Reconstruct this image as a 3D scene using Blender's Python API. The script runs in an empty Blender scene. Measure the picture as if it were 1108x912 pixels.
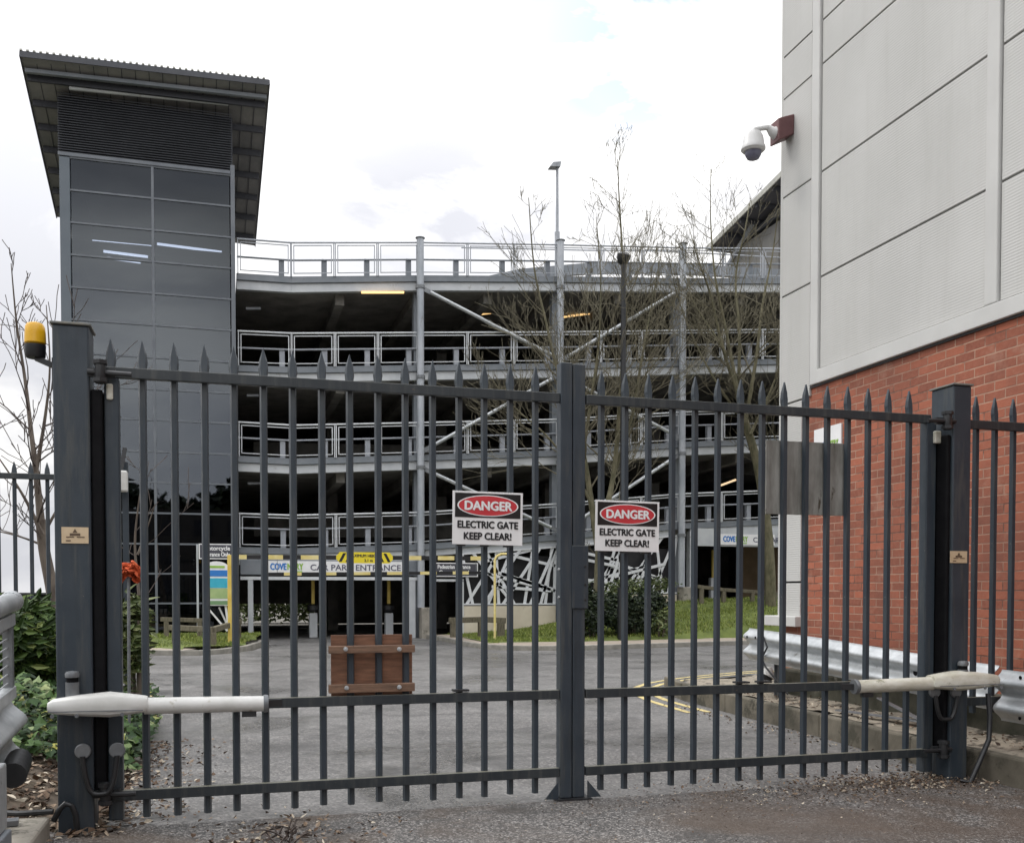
import bpy, math, random
from mathutils import Vector, Matrix, noise as mnoise
rnd = random.Random(7)
C = bpy.context.scene.collection
PI = math.pi

# ------------------------------------------------------------------ camera geometry
F = 1080.0; CX = 554.0; PV = 670.2; H = 1.5
YAW = math.radians(16.2); PIT = math.radians(1.6)
RT = Vector((math.cos(YAW), -math.sin(YAW), 0))
FW = Vector((math.sin(YAW)*math.cos(PIT), math.cos(YAW)*math.cos(PIT), -math.sin(PIT)))
UP = Vector((math.sin(YAW)*math.sin(PIT), math.cos(YAW)*math.sin(PIT), math.cos(PIT)))
def hit(u, v, ax, val):
    d = RT*((u-CX)/F) + FW - UP*((v-PV)/F)
    o = Vector((0, 0, H)); t = (val-o[ax])/d[ax]
    return o + d*t
def hy(u, v, y): return hit(u, v, 1, y)
def hx(u, v, x): return hit(u, v, 0, x)
def hz(u, v, z): return hit(u, v, 2, z)

# ------------------------------------------------------------------ mesh builder
class MB:
    def __init__(s): s.v = []; s.f = []; s.m = []; s.cur = 0
    def add(s, vs, fs):
        b = len(s.v); s.v += [tuple(p) for p in vs]
        for f in fs: s.f.append(tuple(i+b for i in f)); s.m.append(s.cur)
        return s
    def hexa(s, p): # 8 pts: bottom 4 ccw, top 4 ccw
        return s.add(p, [(3,2,1,0),(4,5,6,7),(0,1,5,4),(1,2,6,5),(2,3,7,6),(3,0,4,7)])
    def box(s, x0, x1, y0, y1, z0, z1):
        return s.hexa([(x0,y0,z0),(x1,y0,z0),(x1,y1,z0),(x0,y1,z0),(x0,y0,z1),(x1,y0,z1),(x1,y1,z1),(x0,y1,z1)])
    def beam(s, p, q, w, h, up=(0,0,1)):
        p = Vector(p); q = Vector(q); d = (q-p).normalized(); up = Vector(up)
        if abs(d.dot(up)) > .98: up = Vector((0,1,0))
        sd = d.cross(up).normalized(); u2 = sd.cross(d)
        a = sd*w/2; b = u2*h/2
        return s.hexa([p-a-b, p+a-b, q+a-b, q-a-b, p-a+b, p+a+b, q+a+b, q-a+b])
    def tube(s, pts, r, n=8, caps=True):
        pts = [Vector(p) for p in pts]
        if not isinstance(r, (list, tuple)): r = [r]*len(pts)
        b = len(s.v); prev = None
        for i, p in enumerate(pts):
            d = (pts[min(i+1, len(pts)-1)] - pts[max(i-1, 0)])
            d = d.normalized() if d.length > 1e-9 else Vector((0,0,1))
            if prev is None:
                a = Vector((1,0,0)) if abs(d.x) < .8 else Vector((0,1,0))
                sd = d.cross(a).normalized()
            else:
                sd = (prev - d*prev.dot(d)).normalized()
            prev = sd; u2 = d.cross(sd)
            for k in range(n):
                t = 2*PI*(k+.5)/n
                s.v.append(tuple(p + (sd*math.cos(t) + u2*math.sin(t))*r[i]))
        for i in range(len(pts)-1):
            for k in range(n):
                k2 = (k+1) % n
                s.f.append((b+i*n+k, b+i*n+k2, b+(i+1)*n+k2, b+(i+1)*n+k)); s.m.append(s.cur)
        if caps:
            s.f.append(tuple(b+k for k in range(n-1, -1, -1))); s.m.append(s.cur)
            e = b+(len(pts)-1)*n
            s.f.append(tuple(e+k for k in range(n))); s.m.append(s.cur)
        return s
    def lathe(s, prof, c, n=24, axis=(0,0,1)):
        ax = Vector(axis).normalized(); a = Vector((1,0,0)) if abs(ax.x) < .8 else Vector((0,1,0))
        e1 = ax.cross(a).normalized(); e2 = ax.cross(e1); c = Vector(c); b = len(s.v)
        for r, z in prof:
            for k in range(n):
                t = 2*PI*k/n
                s.v.append(tuple(c + ax*z + (e1*math.cos(t)+e2*math.sin(t))*max(r, 1e-4)))
        for i in range(len(prof)-1):
            for k in range(n):
                k2 = (k+1) % n
                s.f.append((b+i*n+k, b+i*n+k2, b+(i+1)*n+k2, b+(i+1)*n+k)); s.m.append(s.cur)
        s.f.append(tuple(b+k for k in range(n-1,-1,-1))); s.m.append(s.cur)
        e = b+(len(prof)-1)*n; s.f.append(tuple(e+k for k in range(n))); s.m.append(s.cur)
        return s
    def prism(s, poly, z0, z1):
        n = len(poly); z0f = z0 if callable(z0) else (lambda x, y: z0); z1f = z1 if callable(z1) else (lambda x, y: z1)
        vs = [(x, y, z0f(x, y)) for x, y in poly] + [(x, y, z1f(x, y)) for x, y in poly]
        fs = [tuple(range(n-1, -1, -1)), tuple(range(n, 2*n))] + [(i, (i+1) % n, n+(i+1) % n, n+i) for i in range(n)]
        return s.add(vs, fs)
    def extrude(s, prof, path, side):   # prof (a,b): a along side[i], b along z
        n = len(prof); b = len(s.v)
        for p, sd in zip(path, side):
            for a, z in prof: s.v.append((p[0]+sd[0]*a, p[1]+sd[1]*a, p[2]+z))
        for i in range(len(path)-1):
            for k in range(n):
                k2 = (k+1) % n
                s.f.append((b+i*n+k, b+i*n+k2, b+(i+1)*n+k2, b+(i+1)*n+k)); s.m.append(s.cur)
        s.f.append(tuple(b+k for k in range(n-1,-1,-1))); s.m.append(s.cur)
        e = b+(len(path)-1)*n; s.f.append(tuple(e+k for k in range(n))); s.m.append(s.cur)
        return s
    def mesh(s, name, mats, org=(0,0,0), smooth=False):
        me = bpy.data.meshes.new(name)
        me.from_pydata([(a-org[0], b-org[1], c-org[2]) for a, b, c in s.v], [], s.f)
        for m in (mats if isinstance(mats, (list, tuple)) else [mats]): me.materials.append(m)
        if any(s.m): me.polygons.foreach_set('material_index', s.m)
        if smooth:
            me.polygons.foreach_set('use_smooth', [True]*len(me.polygons))
            try: me.set_sharp_from_angle(angle=math.radians(40))
            except Exception: pass
        me.update()
        return me
    def build(s, name, mats, parent=None, bevel=0, smooth=False, label=None, recalc=False):
        if parent is not None: org = ORG[parent.name]
        else:
            xs = [p[0] for p in s.v]; ys = [p[1] for p in s.v]; zs = [p[2] for p in s.v]
            org = ((min(xs)+max(xs))/2, (min(ys)+max(ys))/2, min(zs))
        me = s.mesh(name, mats, org, smooth)
        if recalc: fixn(me)
        o = bpy.data.objects.new(name, me); C.objects.link(o)
        if parent is not None: o.parent = parent
        else: o.location = org
        ORG[o.name] = org
        if bevel:
            md = o.modifiers.new('bevel', 'BEVEL'); md.width = bevel; md.segments = 2; md.limit_method = 'ANGLE'; md.angle_limit = math.radians(40)
        if label: o['label'] = label
        return o
def fixn(me):
    import bmesh
    bm = bmesh.new(); bm.from_mesh(me); bmesh.ops.recalc_face_normals(bm, faces=bm.faces); bm.to_mesh(me); bm.free()
ORG = {}
def tag(o, label, cat, group=None, kind=None):
    if label: o['label'] = label
    if cat: o['category'] = cat
    if group: o['group'] = group
    if kind: o['kind'] = kind
    return o
def thing(name, label, cat, loc=(0,0,0), group=None):
    o = bpy.data.objects.new(name, None); C.objects.link(o); o.location = loc; o.empty_display_size = .2
    ORG[o.name] = tuple(loc); return tag(o, label, cat, group)
def struct(name, mb, m, **k):
    o = mb.build(name, m, **k); o['kind'] = 'structure'; return o
def stuff(name, mb, m, label, cat, **k):
    o = mb.build(name, m, **k); return tag(o, label, cat, None, 'stuff')
def place(me, name, parent, loc):      # a copy of a shared part mesh at a world position
    o = bpy.data.objects.new(name, me); C.objects.link(o); o.parent = parent
    g = ORG[parent.name]; o.location = (loc[0]-g[0], loc[1]-g[1], loc[2]-g[2]); ORG[o.name] = g; return o
_tx = {}
def text_geo(body, size, bold=0.0, align='CENTER', sx=1.0):
    k = (body, size, bold, align)
    if k not in _tx:
        cu = bpy.data.curves.new('lettering', 'FONT'); cu.body = body; cu.size = size; cu.align_x = align; cu.offset = bold
        cu.resolution_u = 3
        o = bpy.data.objects.new('lettering', cu); C.objects.link(o)
        dg = bpy.context.evaluated_depsgraph_get(); dg.update()
        me = bpy.data.meshes.new_from_object(o.evaluated_get(dg))
        _tx[k] = ([tuple(v.co) for v in me.vertices], [tuple(p.vertices) for p in me.polygons])
        bpy.data.objects.remove(o); bpy.data.meshes.remove(me)
    vs, fs = _tx[k]
    return [(x*sx, y) for x, y, z in vs], fs
def put_text(mb, body, size, o, xd=(1,0,0), zd=(0,0,1), bold=0.0, align='CENTER', sx=1.0):
    # heavier strokes: shifted copies, each a hair proud of the one below
    vs, fs = text_geo(body, size, 0.0, align, sx); o = Vector(o); xd = Vector(xd); zd = Vector(zd); nn = xd.cross(zd)
    for k, (dx, dz) in enumerate([(0,0)] if not bold else [(-1,0),(1,0),(-.5,.8),(.5,-.8),(0,0)]):
        mb.add([o + xd*(x+dx*bold) + zd*(y+dz*bold) + nn*(.0006*k) for x, y in vs], fs)

# ------------------------------------------------------------------ materials
def nt(name):
    m = bpy.data.materials.new(name); m.use_nodes = True; t = m.node_tree; t.nodes.clear()
    out = t.nodes.new('ShaderNodeOutputMaterial'); b = t.nodes.new('ShaderNodeBsdfPrincipled')
    t.links.new(b.outputs[0], out.inputs[0]); return m, t, b
def N(t, kind, **k):
    n = t.nodes.new(kind)
    for a, v in k.items():
        if a in n.inputs: n.inputs[a].default_value = v
        else: setattr(n, a, v)
    return n
def rgba(c): return (c[0], c[1], c[2], 1)
def mixc(t, fac, a, b, blend='MIX'):
    m = t.nodes.new('ShaderNodeMix'); m.data_type = 'RGBA'; m.blend_type = blend
    for i, x in ((0, fac), (6, a), (7, b)):
        if isinstance(x, (int, float)): m.inputs[i].default_value = x
        elif isinstance(x, tuple): m.inputs[i].default_value = rgba(x)
        else: t.links.new(x, m.inputs[i])
    return m.outputs[2]
def ramp(t, src, stops):
    r = t.nodes.new('ShaderNodeValToRGB'); e = r.color_ramp.elements
    while len(e) < len(stops): e.new(.5)
    for i, (p, c) in enumerate(stops):
        e[i].position = p; e[i].color = rgba(c) if isinstance(c, tuple) else (c, c, c, 1)
    t.links.new(src, r.inputs[0]); return r.outputs[0]
def coords(t, kind='Object', scale=(1,1,1)):
    tc = t.nodes.new('ShaderNodeTexCoord'); mp = t.nodes.new('ShaderNodeMapping'); mp.inputs['Scale'].default_value = scale
    t.links.new(tc.outputs[kind], mp.inputs[0]); return mp.outputs[0]
def noise(t, vec, scale, detail=6, rough=.6, dist=0):
    n = N(t, 'ShaderNodeTexNoise', Scale=scale, Detail=detail, Roughness=rough, Distortion=dist); t.links.new(vec, n.inputs['Vector']); return n.outputs[0]
def bump(t, b, h, strength, dist=.01):
    n = N(t, 'ShaderNodeBump', Strength=strength, Distance=dist); t.links.new(h, n.inputs['Height']); t.links.new(n.outputs[0], b.inputs['Normal'])
def mat(name, c1, c2=None, scale=6, rough=.6, metal=0.0, bmp=0, bscale=40, spec=.5, stretch=(1,1,1), lo=.35, hi=.65, spots=None, rvar=.12):
    m, t, b = nt(name); vec = coords(t, 'Object', stretch)
    n = noise(t, vec, scale)
    col = ramp(t, n, [(lo, c1), (hi, c2 or c1)])
    if spots:
        n2 = noise(t, vec, spots[1], 8, .7); f = ramp(t, n2, [(spots[2], 0.), (spots[2]+.06, 1.)])
        col = mixc(t, f, col, spots[0])
    t.links.new(col, b.inputs['Base Color'])
    mr = N(t, 'ShaderNodeMapRange'); mr.inputs[3].default_value = max(rough-rvar, .02); mr.inputs[4].default_value = min(rough+rvar, 1)
    t.links.new(noise(t, vec, scale*2.3), mr.inputs[0]); t.links.new(mr.outputs[0], b.inputs['Roughness'])
    b.inputs['Metallic'].default_value = metal; b.inputs['Specular IOR Level'].default_value = spec
    if bmp: bump(t, b, noise(t, vec, bscale, 4), bmp, .01)
    return m
def leafmat(name, stops, rough=.5, spec=.4):
    m, t, b = nt(name); g = t.nodes.new('ShaderNodeNewGeometry')
    t.links.new(ramp(t, g.outputs['Random Per Island'], stops), b.inputs['Base Color']); b.inputs['Roughness'].default_value = rough
    b.inputs['Specular IOR Level'].default_value = spec
    return m
def emit(name, c, s):
    m, t, b = nt(name); b.inputs['Base Color'].default_value = rgba(c); b.inputs['Emission Color'].default_value = rgba(c); b.inputs['Emission Strength'].default_value = s; return m

def gatemat(name, c1, c2, chip):
    m, t, b = nt(name); vec = coords(t, 'Object'); st = coords(t, 'Object', (9,9,.8))
    col = ramp(t, noise(t, vec, 3), [(.35, c1), (.65, c2)])
    col = mixc(t, ramp(t, noise(t, st, 2.2, 7, .65), [(.50, 0.), (.66, .55)]), col, (.075,.078,.074))      # chalky runs
    col = mixc(t, ramp(t, noise(t, st, 1.3, 7, .7), [(.55, 0.), (.70, .6)]), col, (.020,.024,.027))
    col = mixc(t, ramp(t, noise(t, vec, 26, 4, .75), [(.69, 0.), (.72, .8)]), col, chip)                     # chips
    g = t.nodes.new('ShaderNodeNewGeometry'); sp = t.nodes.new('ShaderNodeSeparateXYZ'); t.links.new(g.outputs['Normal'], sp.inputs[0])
    col = mixc(t, ramp(t, sp.outputs[2], [(.6, 0.), (.85, .75)]), col, (.17,.165,.125))                      # pale olive tone mixed in on upward-facing surfaces
    t.links.new(col, b.inputs['Base Color']); t.links.new(ramp(t, noise(t, vec, 7), [(.3, .32), (.7, .58)]), b.inputs['Roughness'])
    b.inputs['Specular IOR Level'].default_value = .4; bump(t, b, noise(t, vec, 110, 4), .08, .01); return m
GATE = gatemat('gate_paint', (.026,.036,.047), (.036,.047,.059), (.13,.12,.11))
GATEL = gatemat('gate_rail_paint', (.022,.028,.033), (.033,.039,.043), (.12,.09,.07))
BLACK = mat('black_rubber', (.004,.004,.005), (.007,.007,.008), 9, .7, spec=.12)
BLK = mat('black_steel', (.012,.013,.015), (.02,.021,.023), 9, .45)
CAPM = mat('worn_cap', (.13,.14,.14), (.19,.18,.15), 20, .7)
WHITEP = mat('white_plastic', (.50,.50,.475), (.60,.60,.58), 5, .4, spots=((.42,.41,.36), 9, .62))
WHITED = mat('grimy_white_plastic', (.47,.45,.36), (.64,.63,.56), 7, .5, stretch=(1,1,3), spots=((.22,.21,.14), 12, .60))
YEL = mat('amber_plastic', (.62,.33,.004), (.7,.40,.01), 5, .3)
SIGNW = mat("sign_white", (.72,.72,.72), (.79,.79,.79), 6, .35)
SIGNK = mat('sign_black', (.008,.008,.009), (.014,.014,.015), 6, .35)
SIGNR = mat('sign_red', (.50,.035,.045), (.56,.05,.06), 6, .35)
TXK = mat('lettering_black', (.015,.015,.017)); TXW = mat('lettering_white', (.78,.78,.78)); TXG = mat('lettering_grey', (.10,.10,.14))
BLUE = mat('sign_blue', (.02,.16,.50), (.03,.20,.55)); CYAN = mat('sign_cyan', (.03,.36,.50), (.05,.42,.56)); GREEN = mat('sign_green', (.22,.42,.05), (.30,.5,.08)); PALEGRN = mat('sign_pale_green', (.30,.42,.18), (.38,.48,.22))
PLAQ = mat('plaque_tan', (.50,.38,.24), (.58,.46,.31), 9, .5, spots=((.30,.2,.1), 30, .66))
PLY = mat('plywood', (.13,.060,.034), (.26,.125,.072), 5, .7, bmp=.2, bscale=30, stretch=(1.2,1,9))
BATT = mat('batten_wood', (.10,.06,.04), (.21,.122,.077), 6, .75, bmp=.2, bscale=30, stretch=(1,1,9))
GREYB = mat('weathered_board', (.13,.125,.11), (.27,.265,.245), 3.5, .8, bmp=.12, bscale=30, stretch=(3,1,.7), spots=((.06,.05,.035), 4.5, .60))
GALV = mat('galvanised', (.36,.38,.39), (.50,.52,.53), 7, .42, metal=.45, bmp=.05, spots=((.22,.22,.21), 6, .62))
GALVD = mat('galvanised_dark', (.13,.14,.15), (.22,.23,.24), 7, .5, metal=.4)
STEELG = mat('car_park_grey', (.145,.165,.185), (.19,.205,.225), 2, .5, spots=((.11,.115,.115), 3, .64))
STEELL = mat('car_park_light_grey', (.40,.42,.44), (.50,.52,.53), 1.5, .5, spots=((.27,.27,.26), 2.5, .62))
COLM = mat('column_galvanised', (.28,.31,.34), (.42,.44,.47), 3, .5, metal=.2, stretch=(1,1,.4), spots=((.2,.2,.2), 5, .62))
RAILW = mat('railing_white', (.50,.52,.54), (.60,.62,.63), 3, .5)
RAILG = mat('railing_grey', (.28,.30,.33), (.36,.38,.41), 3, .5)
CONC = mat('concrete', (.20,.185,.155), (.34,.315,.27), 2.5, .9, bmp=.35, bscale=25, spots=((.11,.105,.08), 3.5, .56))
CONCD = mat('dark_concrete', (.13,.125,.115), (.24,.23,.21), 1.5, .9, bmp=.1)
MOSS = mat('mossy_wall', (.035,.036,.022), (.10,.095,.07), 4, .95, bmp=.5, bscale=18, spots=((.17,.16,.13), 5, .62))
CREAM = mat('cream_render', (.52,.46,.36), (.62,.56,.45), 1.2, .85, bmp=.06, spots=((.42,.36,.27), 2.2, .6))
KERB = mat('kerb_concrete', (.20,.19,.165), (.30,.285,.25), 4, .9, bmp=.2)
PAVE = mat('paving', (.27,.225,.18), (.34,.29,.235), 1.2, .9, bmp=.15)
SOIL = mat('soil', (.045,.033,.022), (.10,.075,.05), 5, 1, bmp=.7, bscale=20)
DIRT = mat('dirt_ledge', (.155,.135,.10), (.33,.285,.225), 3, .95, bmp=.7, bscale=16, spots=((.055,.045,.032), 3, .53))
LEDGE = mat('ledge_concrete', (.06,.053,.038), (.145,.128,.098), 2.2, .95, bmp=.5, bscale=14, spots=((.05,.046,.032), 2.6, .54))
GRASSG = mat('grass_ground', (.07,.095,.018), (.13,.16,.035), 2.5, 1, bmp=.6, bscale=14)
FIELD = mat('far_ground', (.09,.085,.07), (.13,.12,.10), .05, 1)
BARK = mat('bark_olive', (.07,.068,.036), (.155,.138,.085), 9, .95, bmp=.6, bscale=30, stretch=(1,1,.35))
BARKD = mat('bark_grey', (.07,.055,.045), (.15,.125,.10), 9, .95, bmp=.5, bscale=30, stretch=(1,1,.35))
TWIG = mat('twigs', (.085,.076,.05), (.15,.135,.09), 3, .95)
TWIGD = mat('dark_twigs', (.05,.04,.035), (.10,.08,.07), 3, .95)
TIMBER = mat('weathered_timber', (.085,.075,.05), (.17,.15,.105), 6, .9, bmp=.3, stretch=(4,4,1), spots=((.05,.055,.025), 6, .6))
YELP = mat('yellow_paint', (.60,.42,.07), (.68,.52,.14), 4, .55)
STRIPEY = mat('pale_yellow_paint', (.62,.50,.16), (.70,.60,.28), 4, .55)
ORANGE = mat('orange_fabric', (.42,.055,.012), (.55,.10,.03), 14, .85, bmp=.4)
DKGREY = mat('dark_grey_cladding', (.035,.038,.046), (.048,.052,.062), 2, .55)
LOUV = mat('louvre_metal', (.028,.031,.038), (.042,.046,.055), 2, .5)
MULL = mat('mullion', (.095,.107,.125), (.13,.143,.16), 2, .45)
SOFFIT = mat('soffit_sheet', (.17,.17,.17), (.24,.235,.225), 1.5, .6)
ROOFE = mat('roof_edge', (.30,.30,.27), (.42,.42,.38), 4, .6)
WALLIN = mat('tan_interior', (.17,.12,.07), (.24,.165,.10), 1.5, .9)
LAMPM = emit('strip_lamp', (1.0,.62,.25), 1.0)
LAMPW = emit('white_strip_lamp', (1.0,.98,.94), 9.0)
CAMW = mat('cctv_white', (.50,.50,.50), (.58,.58,.57), 5, .4); CAMD = mat('cctv_dome', (.13,.13,.18), None, 5, .15)
MAROON = mat('cctv_box_paint', (.10,.04,.042), (.14,.06,.06), 5, .5)
LEAFB = leafmat('bush_leaves', [(0,(.010,.018,.010)),(.6,(.024,.040,.018)),(1,(.055,.075,.03))], .45)
LEAFS = leafmat('shrub_leaves', [(0,(.018,.034,.010)),(.5,(.04,.075,.018)),(.85,(.08,.13,.03)),(1,(.16,.19,.06))], .5, .22)
LEAFY = leafmat('pale_shrub_leaves', [(0,(.03,.045,.012)),(.5,(.075,.11,.03)),(1,(.19,.21,.09))], .5)
IVY = leafmat('ivy_leaves', [(0,(.008,.020,.007)),(.5,(.024,.058,.012)),(.80,(.06,.11,.025)),(.93,(.22,.27,.13)),(1,(.30,.28,.05))], .55, .18)
LITTER = leafmat('dead_leaves', [(0,(.03,.02,.014)),(.45,(.09,.055,.034)),(.75,(.22,.16,.11)),(1,(.50,.45,.36))], .85)
BLADE = leafmat('grass_blades', [(0,(.07,.10,.016)),(.5,(.16,.21,.035)),(.9,(.26,.30,.065)),(1,(.34,.32,.12))], .6)
HEDGE = leafmat('hedge_leaves', [(0,(.05,.08,.02)),(1,(.17,.20,.08))], .6)

def asphalt(name, base, chip, wet):
    m, t, b = nt(name); vec = coords(t, 'Object')
    big = noise(t, vec, .35, 8, .62, .6); mid = noise(t, vec, 2.2, 8, .7); fine = noise(t, vec, 55, 3, .7)
    col = ramp(t, big, [(.38, tuple(c*.55 for c in base)), (.62, tuple(c*1.25 for c in base))])
    col = mixc(t, ramp(t, mid, [(.40, 0.), (.66, .75)]), col, tuple(c*.62 for c in base))
    vo = N(t, 'ShaderNodeTexVoronoi', Scale=85.0 if chip > .3 else 60.0); t.links.new(vec, vo.inputs['Vector'])
    sep = t.nodes.new('ShaderNodeSeparateColor'); t.links.new(vo.outputs['Color'], sep.inputs[0])
    col = mixc(t, ramp(t, sep.outputs[0], [(.55, 0.), (.95, min(chip*1.5, .85))]), col, (.36,.34,.32))
    col = mixc(t, ramp(t, sep.outputs[1], [(.6, 0.), (.9, min(chip*1.3, .7))]), col, (.02,.02,.02))
    # old patch seams and dark oily marks
    ol = noise(t, vec, .9, 5, .55, 1.2); col = mixc(t, ramp(t, ol, [(.56, 0.), (.70, .75)]), col, tuple(c*.40 for c in base))
    if chip > .3:      # earth washed over the tarmac
        col = mixc(t, ramp(t, noise(t, vec, .8, 7, .65, .8), [(.46, 0.), (.64, .75)]), col, (.085,.062,.045))
        sx_ = t.nodes.new('ShaderNodeSeparateXYZ'); t.links.new(vec, sx_.inputs[0]); mr = N(t, 'ShaderNodeMapRange'); mr.inputs[1].default_value = .6; mr.inputs[2].default_value = 3.6; t.links.new(sx_.outputs[0], mr.inputs[0])
        mm = N(t, 'ShaderNodeMath', operation='MULTIPLY'); t.links.new(mr.outputs[0], mm.inputs[0]); t.links.new(ramp(t, noise(t, vec, 1.7, 8, .7, .6), [(.38, 0.), (.58, .85)]), mm.inputs[1]); col = mixc(t, mm.outputs[0], col, (.062,.044,.032))
    t.links.new(col, b.inputs['Base Color'])
    r = ramp(t, noise(t, vec, .45, 6, .6, .5), [(.38, wet), (.62, .88)]); t.links.new(r, b.inputs['Roughness'])
    b.inputs['Specular IOR Level'].default_value = .45
    bump(t, b, mixc(t, .6, fine, vo.outputs['Distance']), .5 if chip > .3 else .28, .012)
    return m
ROAD = asphalt('road_asphalt', (.128,.125,.121), .29, .27)
APRON = asphalt('apron_asphalt', (.098,.093,.088), .75, .5)

def brickmat():
    m, t, b = nt('red_brick'); tc = t.nodes.new('ShaderNodeTexCoord'); sp = t.nodes.new('ShaderNodeSeparateXYZ'); cb = t.nodes.new('ShaderNodeCombineXYZ')
    t.links.new(tc.outputs['Object'], sp.inputs[0]); t.links.new(sp.outputs[1], cb.inputs[0]); t.links.new(sp.outputs[2], cb.inputs[1])
    # slight unevenness of the courses
    wob = N(t, 'ShaderNodeTexNoise', Scale=3.0, Detail=3.0); t.links.new(cb.outputs[0], wob.inputs['Vector'])
    va = N(t, 'ShaderNodeVectorMath', operation='MULTIPLY_ADD'); t.links.new(wob.outputs['Color'], va.inputs[0]); va.inputs[1].default_value = (.012,.012,0); t.links.new(cb.outputs[0], va.inputs[2])
    br = t.nodes.new('ShaderNodeTexBrick'); br.offset = .5
    br.inputs['Scale'].default_value = 1; br.inputs['Brick Width'].default_value = .268; br.inputs['Row Height'].default_value = .0893
    br.inputs['Mortar Size'].default_value = .0075; br.inputs['Mortar Smooth'].default_value = .3; br.inputs['Bias'].default_value = -.1
    br.inputs['Color1'].default_value = (.355,.105,.056,1); br.inputs['Color2'].default_value = (.19,.057,.033,1); br.inputs['Mortar'].default_value = (.36,.23,.16,1)
    t.links.new(va.outputs[0], br.inputs['Vector'])
    vec = cb.outputs[0]
    # mortar: pale in some beds, dark (raked or dirty) in others
    mor = ramp(t, noise(t, vec, 1.6, 4, .6), [(.40, (.10,.055,.04)), (.50, (.43,.275,.195))]); t.links.new(mor, br.inputs['Mortar'])
    col = mixc(t, ramp(t, noise(t, vec, 22, 5, .7), [(.35, 0.), (.7, .4)]), br.outputs[0], (.38,.16,.105))
    col = mixc(t, ramp(t, noise(t, vec, .8, 6, .65), [(.42, 0.), (.66, .62)]), col, (.13,.052,.036))
    col = mixc(t, ramp(t, noise(t, vec, 2.6, 6, .7), [(.56, 0.), (.70, .35)]), col, (.42,.27,.20))
    t.links.new(col, b.inputs['Base Color']); b.inputs['Roughness'].default_value = .88
    inv = N(t, 'ShaderNodeMath', operation='SUBTRACT'); inv.inputs[0].default_value = 1; t.links.new(br.outputs['Fac'], inv.inputs[1])
    ad = N(t, 'ShaderNodeMath', operation='MULTIPLY_ADD'); t.links.new(noise(t, vec, 60, 3), ad.inputs[0]); ad.inputs[1].default_value = .3; t.links.new(inv.outputs[0], ad.inputs[2])
    bump(t, b, ad.outputs[0], .7, .01); return m
BRICK = brickmat()

def claddingmat():
    m, t, b = nt('ribbed_white_cladding'); vec = coords(t, 'Object')
    col = ramp(t, noise(t, vec, .6, 6, .6), [(.35, (.455,.455,.44)), (.65, (.515,.515,.50))])
    st = noise(t, coords(t, 'Object', (1, 4.0, .22)), 1.4, 7, .7); col = mixc(t, ramp(t, st, [(.48, 0.), (.74, .26)]), col, (.36,.355,.33))
    col = mixc(t, ramp(t, noise(t, vec, .22, 4, .5), [(.4, 0.), (.65, .25)]), col, (.42,.415,.39))
    t.links.new(col, b.inputs['Base Color']); b.inputs['Roughness'].default_value = .5; b.inputs['Specular IOR Level'].default_value = .35
    w = N(t, 'ShaderNodeTexWave', Scale=11.0); w.wave_type = 'BANDS'; w.bands_direction = 'Z'; t.links.new(vec, w.inputs['Vector'])
    bump(t, b, w.outputs[0], .38, .004); return m
CLAD = claddingmat()
TRIM = mat('cladding_trim', (.49,.49,.475), (.54,.54,.525), 1.5, .45)

def glassmat():
    m = bpy.data.materials.new('tinted_glass'); m.use_nodes = True; t = m.node_tree; t.nodes.clear()
    out = t.nodes.new('ShaderNodeOutputMaterial'); mx = t.nodes.new('ShaderNodeMixShader'); tr = t.nodes.new('ShaderNodeBsdfTransparent'); gl = t.nodes.new('ShaderNodeBsdfGlossy'); fr = N(t, 'ShaderNodeFresnel', IOR=1.58)
    tr.inputs[0].default_value = (.22,.24,.28,1); gl.inputs[0].default_value = (.86,.93,1,1); gl.inputs['Roughness'].default_value = .015
    t.links.new(fr.outputs[0], mx.inputs[0]); t.links.new(tr.outputs[0], mx.inputs[1]); t.links.new(gl.outputs[0], mx.inputs[2]); t.links.new(mx.outputs[0], out.inputs[0]); return m
GLASS = glassmat()

# ------------------------------------------------------------------ terrain heights
def ss(a, b, x):
    t = min(1, max(0, (x-a)/(b-a))); return t*t*(3-2*t)
def zfac(x):
    pts = [(5.5,.05),(7.5,.06),(9.0,.22),(10.97,.5),(13.2,.86),(15.5,1.18),(19.6,1.38),(30,1.5)]
    if x <= pts[0][0]: return pts[0][1]
    for (a, za), (b, zb) in zip(pts, pts[1:]):
        if x <= b: return za+(zb-za)*(x-a)/(b-a)
    return pts[-1][1]
def bank(x, y):
    t = min(1, max(0, (y-26.0)/(31.4-26.0)))
    return .12 + (max(zfac(x), .12)-.12)*(t**.85) + .02*math.sin(x*1.7+y)
def bed(x, y):
    e = .04 + .40*ss(-.75, -2.3, x)
    return e*ss(6.4, 7.6, y)*(1-.3*ss(13.5, 16, y)) + .03*math.sin(3*x+2*y)*ss(-.8,-1.2,x)
def grid(x0, x1, y0, y1, st, zf, inside=None):
    mb = MB(); nx = max(1, int((x1-x0)/st)); ny = max(1, int((y1-y0)/st)); ix = {}
    vs = []; fs = []
    for j in range(ny+1):
        for i in range(nx+1):
            x = x0+(x1-x0)*i/nx; y = y0+(y1-y0)*j/ny; vs.append((x, y, zf(x, y)))
    for j in range(ny):
        for i in range(nx):
            if inside and not inside(x0+(x1-x0)*(i+.5)/nx, y0+(y1-y0)*(j+.5)/ny): continue
            a = j*(nx+1)+i; fs.append((a, a+1, a+nx+2, a+nx+1))
    return mb.add(vs, fs)

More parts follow.
